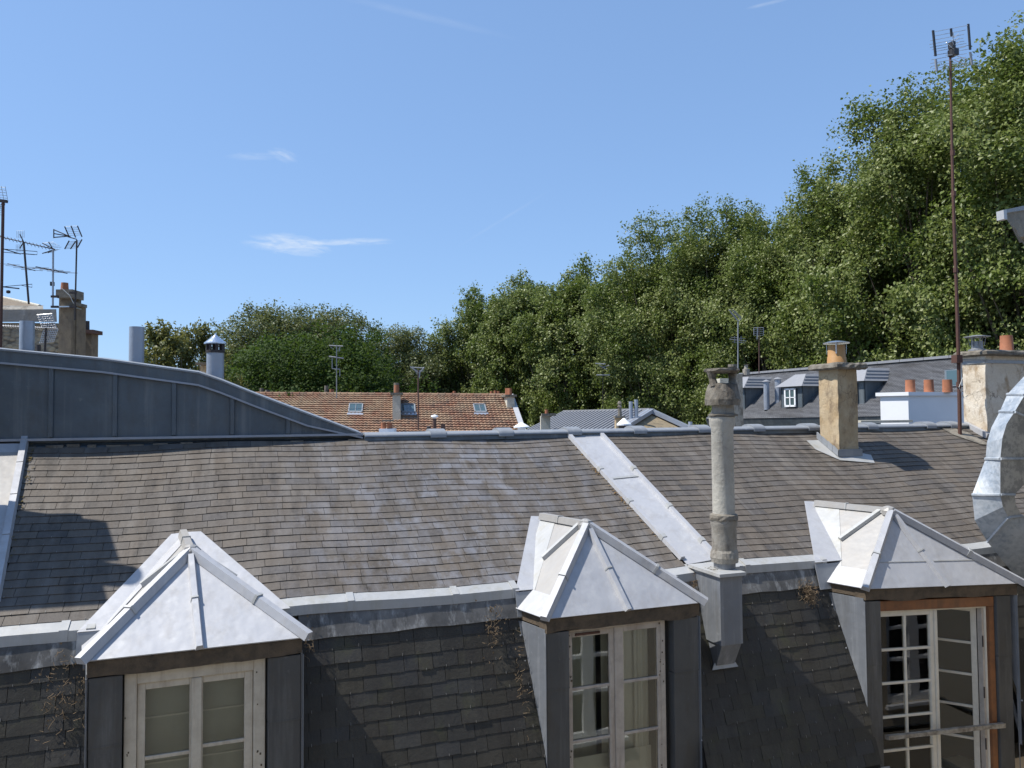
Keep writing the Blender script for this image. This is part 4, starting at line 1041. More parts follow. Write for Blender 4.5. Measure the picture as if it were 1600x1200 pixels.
MB().lathe((fx, fy, 0), [(rr*1.27, z(812)), (rr*1.30, z(808)), (rr*1.25, z(804)), (rr*1.0, z(802))], 24, 0.03, 5).build('collar', M['concrete'], fl)
MB().lathe((fx, fy, 0), [(rr, z(806)), (rr, z(670)), (rr*1.16, z(664)), (rr*1.18, z(651)), (rr*1.0, z(650))], 28, 0.003).build('upper_pipe', M['fibre_cement'], fl, smooth=True)
MB().lathe((fx+0.01, fy, 0), [(rr*1.35, z(650)), (rr*1.38, z(647.5)), (rr*0.9, z(646))], 20, 0.03, 7).build('cap_plate', M['concrete'], fl)
MB().lathe((fx+0.01, fy, 0), [(rr*0.98, z(648)), (rr*0.98, z(628))], 20, 0.02).build('cowl_neck', M['fibre_dirty'], fl)
MB().lathe((fx+0.012, fy, 0), [(rr*1.0, z(626)), (rr*1.60, z(633)), (rr*1.66, z(624)), (rr*1.50, z(612)), (rr*1.30, z(601)), (rr*1.10, z(599)), (rr*0.9, z(606))], 26, 0.05, 9).build('cowl_body', M['concrete'], fl)
for sg in (-1, 1):
    m = MB(); x_ = fx+0.012+sg*rr*1.02
    m.tube([(x_-sg*0.0, fy-0.02, z(604)), (x_+sg*rr*0.05, fy, z(592)), (x_+sg*rr*0.15, fy, z(581))], [0.045, 0.034, 0.045], 8); m.build('cowl_leg', M['concrete'], fl)
MB().lathe((fx+0.012, fy, 0), [(rr*1.35, z(583)), (rr*1.62, z(580)), (rr*1.60, z(577)), (rr*0.9, z(576))], 22, 0.05, 11).build('cowl_slab', M['concrete'], fl)
# zinc-clad box carrying it
ztb = z(897, 6.3) if False else onY(1130, 899, 6.3)[2]
xa, xb = onY(1126, 960, 6.26)[0]-0.0, onY(1160, 960, 6.26)[0]
zlow = onY(1140, 1008, 6.26)[2]
m = MB(); m.prism([(xa, 6.26, zlow), (xa, 6.26, ztb), (xa, mansY(ztb)+0.15, ztb), (xa, mansY(zlow)+0.02, zlow)], (xb-xa, 0, 0)); m.build('zinc_box', M['zinc_cheek'], fl)
m = MB(); m.box((xa-0.03, 6.22, ztb), (xb+0.025, 6.76, ztb+0.03)); m.build('box_lid', M['zinc_band'], fl)
zl2 = onY(1145, 1042, 6.3)[2]
m = MB(); m.hexa([(xa+0.03, mansY(zl2)-0.05, zl2), (xb-0.01, mansY(zl2)-0.05, zl2), (xb-0.01, mansY(zl2)+0.02, zl2), (xa+0.03, mansY(zl2)+0.02, zl2), (xa+0.015, 6.27, zlow), (xb-0.01, 6.27, zlow), (xb-0.01, mansY(zlow)+.02, zlow), (xa+0.015, mansY(zlow)+.02, zlow)]); m.build('box_foot', M['zinc_cheek'], fl)
m = MB(); m.prism([(xa-0.02, mansY(zl2)-0.055, zl2-0.035), (xb+0.03, mansY(zl2)-0.055, zl2-0.035), (xb, mansY(zl2)-0.035, zl2+0.02), (xa+0.02, mansY(zl2)-0.035, zl2+0.02)], (0, 0.008, 0)); m.build('foot_flashing', M['zinc_band'], fl)
scatter('moss', M['concrete'], [(fx+0.2*cos(k), fy+0.08*sin(k), ztb+0.03) for k in range(12)], fl, 0.02, 40, 12, 0.5)

# ------------------------------------------------------------------ galvanised duct at the right
Yd = 6.30; dd = 0.28
inn = [(1640, 570), (1601, 617), (1585, 644), (1573, 662), (1566, 685), (1563, 717), (1563, 773), (1567, 792), (1576, 809), (1665, 905)]
out = [(1615, 572), (1574, 616), (1562, 643), (1549, 668), (1542, 692), (1540, 717), (1519, 773), (1523, 813), (1543, 847), (1615, 935)]
rgt = [(1700, 600), (1660, 650), (1650, 672), (1645, 685), (1640, 700), (1638, 717), (1585, 773), (1588, 790), (1597, 806), (1720, 830)]
I = [onY(*p_, Yd) for p_ in inn]; O = [onY(*p_, Yd+dd) for p_ in out]; Rg = [onY(*p_, Yd) for p_ in rgt]
du = empty('ventilation_duct', (I[-1][0], Yd+0.15, I[-1][2]), 'shiny galvanised ventilation duct with elbows at the right edge', 'duct')
def patch(m, a, b, c, e, n=5):
    a, b, c, e = map(np.array, (a, b, c, e)); g_ = lambda u, v: lerp(lerp(a, b, u), lerp(e, c, u), v)
    for i_ in range(n):
        for j_ in range(n): m.face([g_(i_/n, j_/n), g_((i_+1)/n, j_/n), g_((i_+1)/n, (j_+1)/n), g_(i_/n, (j_+1)/n)])
for i in range(9):
    if i in (2, 3): pass
    m = MB(); k0, k1 = i, i+1
    B = [Rg[k0]+(0, dd, 0), Rg[k1]+(0, dd, 0)]
    # left narrow bright face, front face, right face, back face
    patch(m, O[k0], I[k0], I[k1], O[k1]); m.face([Rg[k0], B[0], B[1], Rg[k1]]); m.face([B[0], O[k0], O[k1], B[1]])
    m.build('duct_section', M['duct'], du)
    f = MB(); f.face([I[k0], Rg[k0], Rg[k1], I[k1]]); f.build('duct_side', M['duct'] if i == 8 else M['duct_side'], du)
for k in (1, 2, 5, 6, 8):
    m = MB(); B = Rg[k]+(0, dd, 0)
    for a, b in ((O[k], I[k]), (I[k], Rg[k]), (Rg[k], B)): m.bar(a, b, 0.035, 0.018, (np.cross(b-a, O[0]*0+np.array([0, 0.3, 1.0]))), top=0.02); 
    m.build('flange', M['duct'], du)
for (a, b) in ((I[1]+(-.02, -.02, 0), Rg[1]),):
    MB().tube([I[0]+(-0.35, -0.05, -0.16), I[0]+(0.5, -0.05, -0.15)], 0.012, 8).build('hanger_rod', M['alu_dull'], du)

# ------------------------------------------------------------------ antennas
def mast(m, p, q, r, n=8): m.tube([p, q], r, n)
B0 = onroof(1500, 682); top = onY(1484, 70, B0[1])
an = empty('tall_antenna', B0, 'very tall rusty mast with grid antenna rising from the slate ridge', 'antenna')
pts = [lerp(B0, top, t)+np.array([0.012*sin(t*7), 0, 0]) for t in np.linspace(0, 1, 12)]
MB().tube(pts, [0.028, 0.028, 0.027, 0.027, 0.024, 0.024, 0.024, 0.022, 0.02, 0.018, 0.018, 0.018], 8).build('mast', M['rust'], an)
for t in (0.13, 0.42, 0.615, 0.72):
    p = lerp(B0, top, t); MB().tube([p+(0, 0, -0.04), p+(0, 0, 0.04)], 0.034, 8).build('mast_joint', M['rust'], an)
def qd(x, y): return onY(x, y, B0[1])
ar = MB(); a1, a2, a3, a4 = qd(1460, 50), qd(1512, 40), qd(1463, 110), qd(1520, 100)
for k in range(13):
    t = k/12
    if abs(t-0.55) < 0.03: continue
    f = 0.10*sin(pi*abs(t-0.52)*2)
    p, q_ = lerp(a1, a3, t), lerp(a2, a4, t); ar.tube([p+(0, f, 0), q_+(0, f, 0)], 0.0045, 5)
ar.build('reflector_grid', M['alu'], an)
for i_, (p, q_) in enumerate(((qd(1457, 48), qd(1461, 88)), (qd(1512, 38), qd(1515, 78)), (qd(1485, 45), qd(1486, 57)), (qd(1461, 93), qd(1463, 112)), (qd(1515, 82), qd(1518, 102)))):
    MB().bar(p, q_, 0.034, 0.02, (0, -1, 0)).build('side_rail', M['plastic_black'] if i_ < 3 else M['alu_dull'], an)
ar = MB()
for k, (dy, w) in enumerate(((62, 6), (68, 7), (74, 8), (80, 20), (88, 22), (96, 20))):
    p = qd(1485, dy)
    for sg in (-1, 1): ar.tube([p+(0, -0.06, 0), p+np.array([sg*w/1200*12, -0.10, 0.06 if k < 4 else -0.06])], 0.005, 5)
ar.build('dipole', M['alu'], an)
m = MB(); c_ = qd(1486, 84); m.box(c_+(-0.05, -0.10, -0.05), c_+(0.05, 0.02, 0.05)); m.box(qd(1485, 72)+(-0.03, -0.07, -0.05), qd(1485, 72)+(0.03, 0.02, 0.05)); m.build('junction_box', M['plastic_black'], an)
c_ = qd(1496, 560); MB().box(c_+(-0.07, -0.05, -0.07), c_+(0.05, 0.05, 0.05)).build('mast_clamp', M['rust'], an)
MB().bar(qd(1498, 563)+(0.02, 0.02, 0.0), (xl+0.02, yl-0.02, ztop-0.08), 0.03, 0.02).build('stay_bracket', M['alu_dull'], an)
cp = [qd(1497, 590)+(0.05, -0.04, 0), qd(1494, 605)+(0, -0.05, 0), qd(1502, 622)+(0, -0.05, 0), qd(1508, 618)+(0, -0.05, 0)]
MB().tube(cp, 0.005, 5).build('cable', M['cable'], an)
p = [roofq((B0[0]+dx, B0[1]+dy, 0), 0.016) for dx, dy in ((-0.2, 0.2), (-0.15, 0.0), (0.1, -0.25), (0.28, -0.28), (0.2, 0.05), (0.0, 0.2))]
MB().prism(p, nr*0.005).build('base_flashing', M['rust'] if False else M['cornice'], an)

def grid_antenna(m, c, u, v, w, h, n, r=0.004, vert=2):
    """flat mesh of n bars; u, v unit vectors"""
    for k in range(n): 
        t = (k/(n-1)-0.5)*h; m.tube([c+v*t-u*w/2, c+v*t+u*w/2], r, 4)
    for k in range(vert):
        t = (k/(vert-1)-0.5)*w; m.tube([c+u*t-v*h/2, c+u*t+v*h/2], r, 4)
D1 = 14.0
def pl(x, y, d=D1): return Pd(x, y, d)
sx_ = D1/1200
# A: brown mast at the left edge
t = empty('antenna', pl(0, 640), 'thick brown mast with mesh reflector at the left edge of the picture', 'antenna', 'television antennas on the left rooftops')
MB().tube([pl(-1, 640), pl(2, 480), pl(5, 312)], 0.026, 8).build('mast', M['rust'], t)
m = MB(); 
for sgn, ys_ in ((1, (291, 312)), (-1, (318, 334))):
    for k in range(6): y = ys_[0]+(ys_[1]-ys_[0])*k/5; m.tube([pl(-12, y), pl(8+(y-291)*0.2*sgn if sgn > 0 else 3, y+2)], 0.004, 4)
    for k in range(4): x = -10+k*6; m.tube([pl(x, ys_[0]), pl(x+4*sgn, ys_[1])], 0.004, 4)
m.build('reflector_grid', M['alu_dull'], t)
MB().bar(pl(-6, 315), pl(11, 317), 0.05, 0.05).build('mast_head', M['iron'], t)
m = MB(); m.tube([pl(2, 388), pl(32, 397)], 0.010, 5); m.tube([pl(4, 389), pl(58, 393), pl(58, 398), pl(34, 396)], 0.006, 5); m.tube([pl(4, 394), pl(54, 398)], 0.006, 5)
m.box(pl(26, 394)+(-.03, -.03, -.03), pl(34, 398)+(.03, .03, .02)); m.tube([pl(3, 448), pl(50, 444), pl(50, 449), pl(34, 446)], 0.006, 5); m.tube([pl(3, 448), pl(30, 451)], 0.012, 5)
m.build('dipole', M['iron'], t); m = MB(); m.lathe(pl(13, 456), [(0.01, -0.03), (0.035, -0.02), (0.035, 0.02), (0.01, 0.03)], 10); m.build('amplifier', M['iron'], t)
# B: leaning mast
D2 = 22.0
t = empty('antenna', pl(45, 470, D2), 'thin leaning mast with a long boom pointing right, on the hipped roof', 'antenna', 'television antennas on the left rooftops')
MB().tube([pl(45, 475, D2), pl(37, 378, D2)], 0.028, 6).build('mast', M['iron'], t)
m = MB(); m.tube([pl(0, 370, D2), pl(82, 389, D2)], 0.016, 5); m.tube([pl(31, 366, D2), pl(37, 378, D2), pl(31, 388, D2)], 0.016, 5); m.build('boom', M['iron'], t)
m = MB()
for k in range(14):
    p = lerp(pl(2, 370.5, D2), pl(76, 388, D2), k/13); m.tube([p+CU*0.05-CF*0.06, p-CU*0.05+CF*0.06], 0.008, 4)
m.build('director_rods', M['iron'], t)
m = MB(); grid_antenna(m, pl(32, 366, D2), CR, CU, 0.22, 0.2, 6, 0.003, 5); grid_antenna(m, pl(30, 388, D2), CR, CU, 0.18, 0.2, 6, 0.003, 5); m.build('reflector_grid', M['alu_dull'], t)
m = MB(); m.tube([pl(12, 412, D2), pl(55, 423, D2)], 0.012, 5)
for k in range(4): p = lerp(pl(14, 413, D2), pl(50, 422, D2), k/3); m.tube([p-CF*.15-CR*.22, p+CF*.15+CR*.22], 0.006, 4)
m.build('dipole', M['iron'], t)
# C: mast at the stack, with drooping reflector
t = empty('antenna', pl(83, 480, D2), 'blue-grey mast with small box, clamped left of the sooty chimney', 'antenna', 'television antennas on the left rooftops')
MB().tube([pl(82.5, 481, D2), pl(83, 389, D2)], 0.026, 6).build('mast', M['zinc_pipe'], t)
m = MB()
for (a, b) in (((66, 380), (86, 390)), ((66, 396), (86, 390)), ((76, 378), (82, 388)), ((75, 395), (82, 391))): m.tube([pl(*a, D2), pl(*b, D2)], 0.014, 5)
m.build('reflector_arm', M['iron'], t)
m = MB()
for k in range(5): m.tube([pl(66+k*3, 380+k*2, D2)-CR*0.0, pl(66+k*3+18, 378+k*2, D2)], 0.005, 4); m.tube([pl(66+k*3, 396-k*1.2, D2), pl(66+k*3+16, 394-k*1.2, D2)], 0.005, 4)
m.build('reflector_grid', M['alu_dull'], t)
m = MB(); m.tube([pl(56, 417, D2), pl(105, 427, D2)], 0.018, 5)
for k in range(5): p = lerp(pl(58, 418, D2), pl(103, 426, D2), k/4); m.tube([p-CF*.1-CR*.28, p+CF*.1+CR*.28], 0.007, 4)
m.build('dipole', M['iron'], t); MB().box(pl(78, 440, D2), pl(84, 446, D2)+(0.0, 0.12, 0)).build('junction_box', M['plastic_black'], t)
for y in (465, 481): MB().bar(pl(80, y, D2), pl(91, y, D2), 0.06, 0.06).build('mast_bracket', M['iron'], t)
# D: UHF antenna right of the stack
t = empty('antenna', pl(118, 480, D2), 'open-jawed antenna on a thin mast, right of the sooty chimney', 'antenna', 'television antennas on the left rooftops')
MB().tube([pl(117, 500, D2), pl(120, 375, D2)], 0.022, 6).build('mast', M['iron'], t)
m = MB()
for (a, b) in (((84, 359), (110, 370)), ((84, 371), (108, 369)), ((84, 365), (108, 369)), ((84, 358), (84, 372)), ((106, 370), (120, 374))): m.tube([pl(*a, D2), pl(*b, D2)], 0.016, 5)
m.build('boom', M['iron'], t)
m = MB()
for (a, b) in (((101, 354), (107, 368)), ((111, 353), (118, 371)), ((121, 353), (128, 370)), ((101, 389), (108, 376)), ((110, 389), (118, 377)), ((121, 387), (128, 374))): m.tube([pl(*a, D2), pl(*b, D2)], 0.018, 5)
m.build('side_rail', M['iron'], t)
m = MB()
for k in range(6):
    m.tube([pl(101+k*1.2, 354+k*2.8, D2), pl(121+k*1.2, 353+k*2.8, D2)], 0.005, 4); m.tube([pl(101+k*1.2, 389-k*2.2, D2), pl(121+k*1.2, 387-k*2.2, D2)], 0.005, 4)
m.build('reflector_grid', M['alu_dull'], t)
for y in (459, 481): MB().bar(pl(109, y, D2), pl(119, y, D2), 0.06, 0.06).build('mast_bracket', M['iron'], t)
# E: pale twin-panel mesh antenna against the rubble wall
D3 = 16.0
t = empty('antenna', pl(69, 560, D3), 'pale mesh antenna hanging against the rubble stone wall', 'antenna', 'television antennas on the left rooftops')
MB().tube([pl(69, 565, D3), pl(72, 512, D3)], 0.022, 6).build('mast', M['iron'], t)
m = MB()
for (q0, q1, q2, q3) in (((58, 492), (81, 490), (88, 511), (66, 513)), ((68, 516), (91, 514), (84, 534), (62, 536))):
    for k in range(7): m.tube([lerp(pl(*q0, D3), pl(*q3, D3), k/6), lerp(pl(*q1, D3), pl(*q2, D3), k/6)], 0.006, 4)
    for k in range(9): m.tube([lerp(pl(*q0, D3), pl(*q1, D3), k/8), lerp(pl(*q3, D3), pl(*q2, D3), k/8)], 0.005, 4)
m.build('reflector_grid', M['alu'], t)
m = MB(); m.tube([pl(2, 509, D3), pl(90, 513, D3)], 0.010, 5)
for k in range(16): p = lerp(pl(4, 509, D3), pl(62, 513, D3), k/15); m.tube([p-CF*.06+CU*.03, p+CF*.06-CU*.03], 0.006, 4)
m.build('boom', M['alu'], t)

# ------------------------------------------------------------------ far building at the left with hipped roof and stacks
D4 = 24.0
lb = empty('old_rubble_house', Pd(30, 1300, D4)*np.array([1, 1, 0])+np.array([0, 0, GROUND_Z]), 'old rubble stone house with zinc edged hipped roof at far left', 'building')
def P4(x, y, d=D4): return Pd(x, y, d)
MB().prism([P4(-160, 700), P4(89, 700), P4(89, 505), P4(-160, 503)], CF*1.3).build('wall', M['rubble'], lb)
m = MB(); m.hexa([P4(-160, 503, 23.8), P4(89, 503, 23.8), P4(89, 503, 24.4), P4(-160, 503, 24.4), P4(-160, 485, 23.9), P4(88, 483, 23.9), P4(88, 483, 24.5), P4(-160, 485, 24.5)]); m.build('zinc_fascia', M['zinc_pillar'], lb)
m = MB(); m.hexa([P4(-160, 487, 24.5), P4(68, 484, 24.5), P4(68, 484, 27), P4(-160, 487, 27), P4(-160, 475, 24.7), P4(67, 478, 24.7), P4(62, 478, 27), P4(-160, 475, 27)]); m.build('zinc_gutter', M['fibre_dirty'], lb)
m = MB(); q0, q1, q2, q3 = P4(-160, 475, 24.8), P4(62, 478, 24.8), P4(3, 464, 27.5), P4(-160, 462, 27.5)
m.face([q0, q1, q2, q3]); m.face([q1, P4(70, 478, 31), q2]); m.build('roof', M['brown_render'], lb)
m = MB(); q = random.Random(2)
for i in range(60):
    a = q.random(); p = lerp(P4(-60, 476, 24.8), P4(5, 465, 27.3), a)+CR*q.uniform(-1, 1); 
MB().tube([P4(3, 464.5, 27.4), P4(62, 478, 24.8)], 0.05, 6).build('hip_mortar', M['pale_render'], lb)
q_ = empty('x', (0, 0, 0)); bpy.data.objects.remove(q_)
def box_px(x0, x1, y0, y1, d, depth, name, mat, parent, skew=0.25):
    """upright block whose face is turned a little"""
    a, b = Pd(x0, y1, d), Pd(x1, y1, d+0.0); za, zt = a[2], Pd((x0+x1)/2, y0, d)[2]
    w = (b-a)*np.array([1, 1, 0]); n = np.array([-w[1], w[0], 0]); n /= np.linalg.norm(n)
    if n@CF < 0: n = -n
    m = MB(); m.hexa([a, a+w, a+w+n*depth, a+n*depth]+[p+np.array([0, 0, zt-za]) for p in (a, a+w, a+w+n*depth, a+n*depth)])
    return m.build(name, mat, parent)
box_px(90, 110, 465, 620, 22.5, 0.5, 'chimney_stack', M['brown_render'], lb); box_px(109.2, 118, 476, 620, 22.7, 0.5, 'chimney_stack', M['brown_render'], lb)
box_px(87, 113, 452, 465, 22.4, 0.6, 'crown', M['concrete'], lb); box_px(109, 118.5, 472, 477, 22.6, 0.6, 'crown', M['concrete'], lb)
c_ = Pd(101, 453, 22.7); MB().lathe(c_, [(0.11, 0), (0.095, 0.21), (0.08, 0.21)], 14).build('chimney_pot', M['terracotta'], lb)
for y in (462, 478): box_px(89.5, 110.8, y, y+2, 22.46, 0.55, 'steel_strap', M['alu'], lb)
MB().tube([Pd(96, 450, 22.2), Pd(109, 462, 22.2), Pd(115, 474, 22.2)], 0.01, 5).build('cable', M['cable'], lb)
box_px(118, 133, 515, 620, 26, 0.5, 'side_wall', M['pale_render'], lb)
MB().hexa([Pd(117, 513, 25.8), Pd(134, 521, 25.8), Pd(134, 521, 27), Pd(117, 513, 27), Pd(117, 506, 25.8), Pd(133, 516, 25.8), Pd(133, 516, 27), Pd(117, 506, 27)]).build('side_coping', M['zinc_far'], lb)
s2 = empty('chimney', Pd(137, 620, 25), 'small sooty chimney with a dark metal pot, right of the rubble house', 'chimney')
box_px(131, 142, 521, 620, 25, 0.4, 'chimney_stack', M['brown_render'], s2); box_px(127, 145, 515, 521, 24.9, 0.6, 'crown', M['brown_metal'], s2)
MB().lathe(Pd(136, 515, 25.1), [(0.075, 0), (0.07, 0.28), (0.055, 0.28)], 12).build('chimney_pot', M['iron'], s2)
MB().lathe(Pd(60, 552, 20), [(0.055, -0.2), (0.055, 0.22)], 10).build('vent_pipe', M['iron'], label='short black vent pipe between the blue-grey pipe and the mesh antenna', cat='pipe')

# ------------------------------------------------------------------ red tiled roof
RD = 46.0
rA, rB = Pd(395, 616, RD+1.0), Pd(797, 619, RD-1.0)          # ridge ends
eB = Pd(846, 690, RD-6.5); rdir = (rB-rA); RLn = np.linalg.norm(rdir); ru = rdir/RLn
dn = eB-rB; dn -= ru*np.dot(dn, ru)*0.35; DL = np.linalg.norm(dn); rdn = dn/DL; rnrm = np.cross(ru, -rdn); 
if rnrm[2] < 0: rnrm = -rnrm
rt = empty('red_tiled_house', np.array([(rA+rB)[0]/2, (rA+rB)[1]/2, GROUND_Z]), 'house with red-brown clay tiled roof and three skylights behind the ridge', 'building')
def RP(u, v, o=0.0): return rA+ru*(RLn*u)+rdn*(DL*v)+rnrm*o          # u along ridge 0..1, v down slope
back = rdn*np.array([-1, -1, 1]) * DL
MB().face([RP(-.1, 0), RP(1, 0), RP(1, 1.0), RP(-.1, 1.0)]) 
m = MB(); m.face([RP(-.08, 0), RP(1, 0), RP(1, 1.0), RP(-.08, 1.0)]); m.face([RP(-.08, 0), RP(1, 0), RP(1, 0)+back, RP(-.08, 0)+back]); m.build('roof_deck', M['brown_metal'], rt)
m = MB(); tw = 0.215; te = 0.30; nrw = int(DL/te); ncl = int(RLn*1.08/tw); q = random.Random(21)
for j in range(nrw):
    for i in range(ncl):
        u0 = -.08+1.08*i/ncl; u1 = -.08+1.08*(i+1)/ncl; v0 = j/nrw; v1 = (j+1.12)/nrw; um_ = (u0+u1)/2
        if um_ < 0.03 and False: continue
        z0, z1 = 0.012, 0.095+q.uniform(0, 0.015); r = q.random()
        ca = 0.030
        # one S-shaped interlocking tile: roll plus pan, with a visible front edge
        A_ = [RP(u0, v1, z1), RP(lerp(u0, u1, .3), v1, z1+ca), RP(lerp(u0, u1, .62), v1, z1+ca*0.3), RP(u1, v1, z1-0.01)]
        B_ = [RP(u0, v0, z0), RP(lerp(u0, u1, .3), v0, z0+ca), RP(lerp(u0, u1, .62), v0, z0+ca*0.3), RP(u1, v0, z0-0.01)]
        for k in range(3): m.face([A_[k], A_[k+1], B_[k+1], B_[k]], r)
        C_ = [RP(u, v1, 0.0) for u in (u0, lerp(u0, u1, .3), lerp(u0, u1, .62), u1)]
        for k in range(3): m.face([C_[k], C_[k+1], A_[k+1], A_[k]], r)
m.build('roof_tiles', M['tile'], rt, kind='stuff')
nr_t = int(RLn*1.08/0.42)
for i in range(nr_t):
    a, b = RP(-.08+1.08*i/nr_t, 0, 0.05), RP(-.08+1.08*(i+1)/nr_t, 0, 0.05)
    if i % 2 == 0 or True:
        m = MB(); m.tube([a, lerp(a, b, 0.86), lerp(a, b, 0.87), b], [0.105, 0.105, 0.13, 0.13], 8, rng.random()); m.build('ridge_tile', M['tile'], rt)
def uv_at(px, py):
    d = pray(px, py); n = rnrm; t = (rA@n)/(d@n); p = d*t-rA; g_ = ru@rdn; a_, b_ = p@ru, p@rdn; return (a_-g_*b_)/(1-g_*g_)/RLn, (b_-g_*a_)/(1-g_*g_)/DL
for (x0, x1, y0, y1) in ((546, 568, 633, 647), (627, 649, 634, 647), (739, 758, 634, 647)):
    u0, v0 = uv_at(x0, y0); u1, v1 = uv_at(x1, y1); u1 = uv_at(x1, y0)[0]
    sk = part_root('skylight', RP(u0, v0), rt)
    for (a, b, c, e) in ((u0, u1, v0, v0+0.014), (u0, u1, v1-0.02, v1), (u0, u0+0.004, v0, v1), (u1-0.004, u1, v0, v1), ((u0+u1)/2-0.0008, (u0+u1)/2+0.0008, v0, v1)):
        MB().hexa([RP(a, e, 0.05), RP(b, e, 0.05), RP(b, c, 0.05), RP(a, c, 0.05), RP(a, e, 0.15), RP(b, e, 0.15), RP(b, c, 0.15), RP(a, c, 0.15)]).build('skylight_frame', M['alu_dull'], sk)
    MB().hexa([RP(u0+.003, v1-.01, 0.09), RP(u1-.003, v1-.01, 0.09), RP(u1-.003, v0+.01, 0.09), RP(u0+.003, v0+.01, 0.09), RP(u0+.003, v1-.01, 0.12), RP(u1-.003, v1-.01, 0.12), RP(u1-.003, v0+.01, 0.12), RP(u0+.003, v0+.01, 0.12)]).build('pane', M['farglass'], sk)
    MB().hexa([RP(u0-.003, v1+.045, 0.08), RP(u1+.003, v1+.045, 0.08), RP(u1+.003, v1+.005, 0.09), RP(u0-.003, v1+.005, 0.09), RP(u0-.003, v1+.045, 0.095), RP(u1+.003, v1+.045, 0.095), RP(u1+.003, v1+.005, 0.11), RP(u0-.003, v1+.005, 0.11)]).build('skylight_apron', M['alu'], sk)
# stack through the roof, middle
def roofstack(px0, px1, py_top, py_bot, name_label, pots, mat, parent=rt, depth=2.4, d0=None):
    u, v = uv_at((px0+px1)/2+3, py_bot); foot = RP(u, v); d = foot@CF
    a = Pd(px0+ (px1-px0)*0.45, py_bot, d); b = Pd(px1, py_bot, d); zt = Pd(px0, py_top, d)[2]
    w = (b-a)*np.array([1, 1, 0]); n = -rdn*np.array([1, 1, 0]); n /= np.linalg.norm(n)
    st = part_root('chimney', foot, parent, name_label)
    m = MB(); m.hexa([a, a+w, a+w+n*depth, a+n*depth]+[np.array([p[0], p[1], zt]) for p in (a, a+w, a+w+n*depth, a+n*depth)]); m.build('chimney_stack', mat, st)
    c = a+w/2+n*depth/2; wn_ = w/np.linalg.norm(w)
    m = MB(); k = [a-wn_*.12-n*.12, a+w+wn_*.12-n*.12, a+w+wn_*.12+n*(depth+.12), a-wn_*.12+n*(depth+.12)]
    m.hexa([np.array([p[0], p[1], zt]) for p in k]+[np.array([p[0], p[1], zt+0.12]) for p in k]); m.build('crown', M['concrete'], st)
    for i, (f, hh, rr_, mt) in enumerate(pots):
        p = a+w*0.5+n*depth*f; MB().lathe((p[0], p[1], zt+0.11), [(rr_*1.1, 0), (rr_, hh), (rr_*0.8, hh)], 10).build('chimney_pot', M[mt], st)
    return st
roofstack(603, 626, 617, 658, 'tall cream chimney with clustered pots in the tiled roof', [(0.15, 0.45, 0.13, 'terracotta'), (0.4, 0.45, 0.13, 'terracotta'), (0.65, 0.62, 0.16, 'concrete'), (0.9, 0.5, 0.13, 'concrete')], M['pale_render'])
roofstack(783, 804, 620, 640, 'cream chimney with three small pots at the gable end', [(0.15, 0.38, 0.11, 'terracotta'), (0.45, 0.40, 0.11, 'terracotta'), (0.8, 0.42, 0.11, 'terracotta')], M['pale_render'], depth=1.8)
for i, (px, h, rr_, mt) in enumerate(((409, 10, .12, 'concrete'), (418, 7, .14, 'concrete'), (510, 14, .12, 'concrete'), (518, 8, .15, 'terracotta'), (710, 5, .1, 'terracotta'), (768, 5, .1, 'terracotta'), (774, 6, .1, 'terracotta'), (779, 5, .1, 'terracotta'))):
    p = Pd(px, 616, RD+1.2); MB().lathe(p, [(rr_*1.1, -0.1), (rr_, h*0.038), (rr_*0.8, h*0.038)], 10).build('chimney_pot', M[mt], rt)
MB().bar(RP(1.003, 0, 0), RP(1.003, 1, 0), 0.28, 0.14, rnrm).build('verge', M['zinc'], rt)
m = MB(); m.prism([RP(0.999, 0, -0.05), RP(0.999, 1, -0.05), RP(0.999, 1, -0.05)*np.array([1, 1, 0])+np.array([0, 0, GROUND_Z]), RP(0.999, 0)*np.array([1, 1, 0])+np.array([0, 0, GROUND_Z])], -ru*0.3); m.build('gable_wall', M['pale_render'], rt)
m = MB(); e0, e1 = RP(-.08, 0.985, -0.1), RP(1, 0.985, -0.1); m.face([e0, e1, e1*np.array([1, 1, 0])+np.array([0, 0, GROUND_Z]), e0*np.array([1, 1, 0])+np.array([0, 0, GROUND_Z])]); m.build('wall', M['facade'], rt)
# antennas against the trees
def small_antenna(px, ytop, ybot, d, rods, label, mat='alu_dull', r=0.03):
    b = Pd(px, ybot, d); t = empty('antenna', b, label, 'antenna', 'small antennas in front of the trees')
    MB().tube([b, Pd(px, ytop, d)], r, 6).build('mast', M[mat], t)
    m = MB()
    for (x0, y0, x1, y1, rr_) in rods: m.tube([Pd(x0, y0, d), Pd(x1, y1, d)], rr_, 5)
    m.build('antenna_rods', M['alu_dull'], t)
    return t
small_antenna(526, 539, 622, 44, [(514, 540, 536, 541, .035), (514, 557, 537, 560, .04), (519, 560, 519, 576, .03), (519, 576, 531, 577, .03), (531, 577, 531, 588, .03), (531, 542, 530, 549, .04), (516, 542, 520, 545, .02)], 'pale antenna before the dark round chestnut')
small_antenna(653.5, 578, 672, 30, [(641, 573, 655, 583, .03), (655, 583, 663, 574, .03), (643, 574, 661, 575, .02), (648, 578, 662, 580, .015), (645, 572, 652, 585, .015), (656, 580, 655, 590, .03)], 'dark V-shaped antenna on a brown mast before the tiled roof', 'brown_metal')
small_antenna(942, 568, 645, 44, [(930, 568, 946, 569, .035), (932, 586, 953, 586, .035), (936, 571, 948, 577, .03), (940, 574, 952, 571, .02)], 'faint antenna with two short crossbars above the zinc roof', 'iron', 0.02)
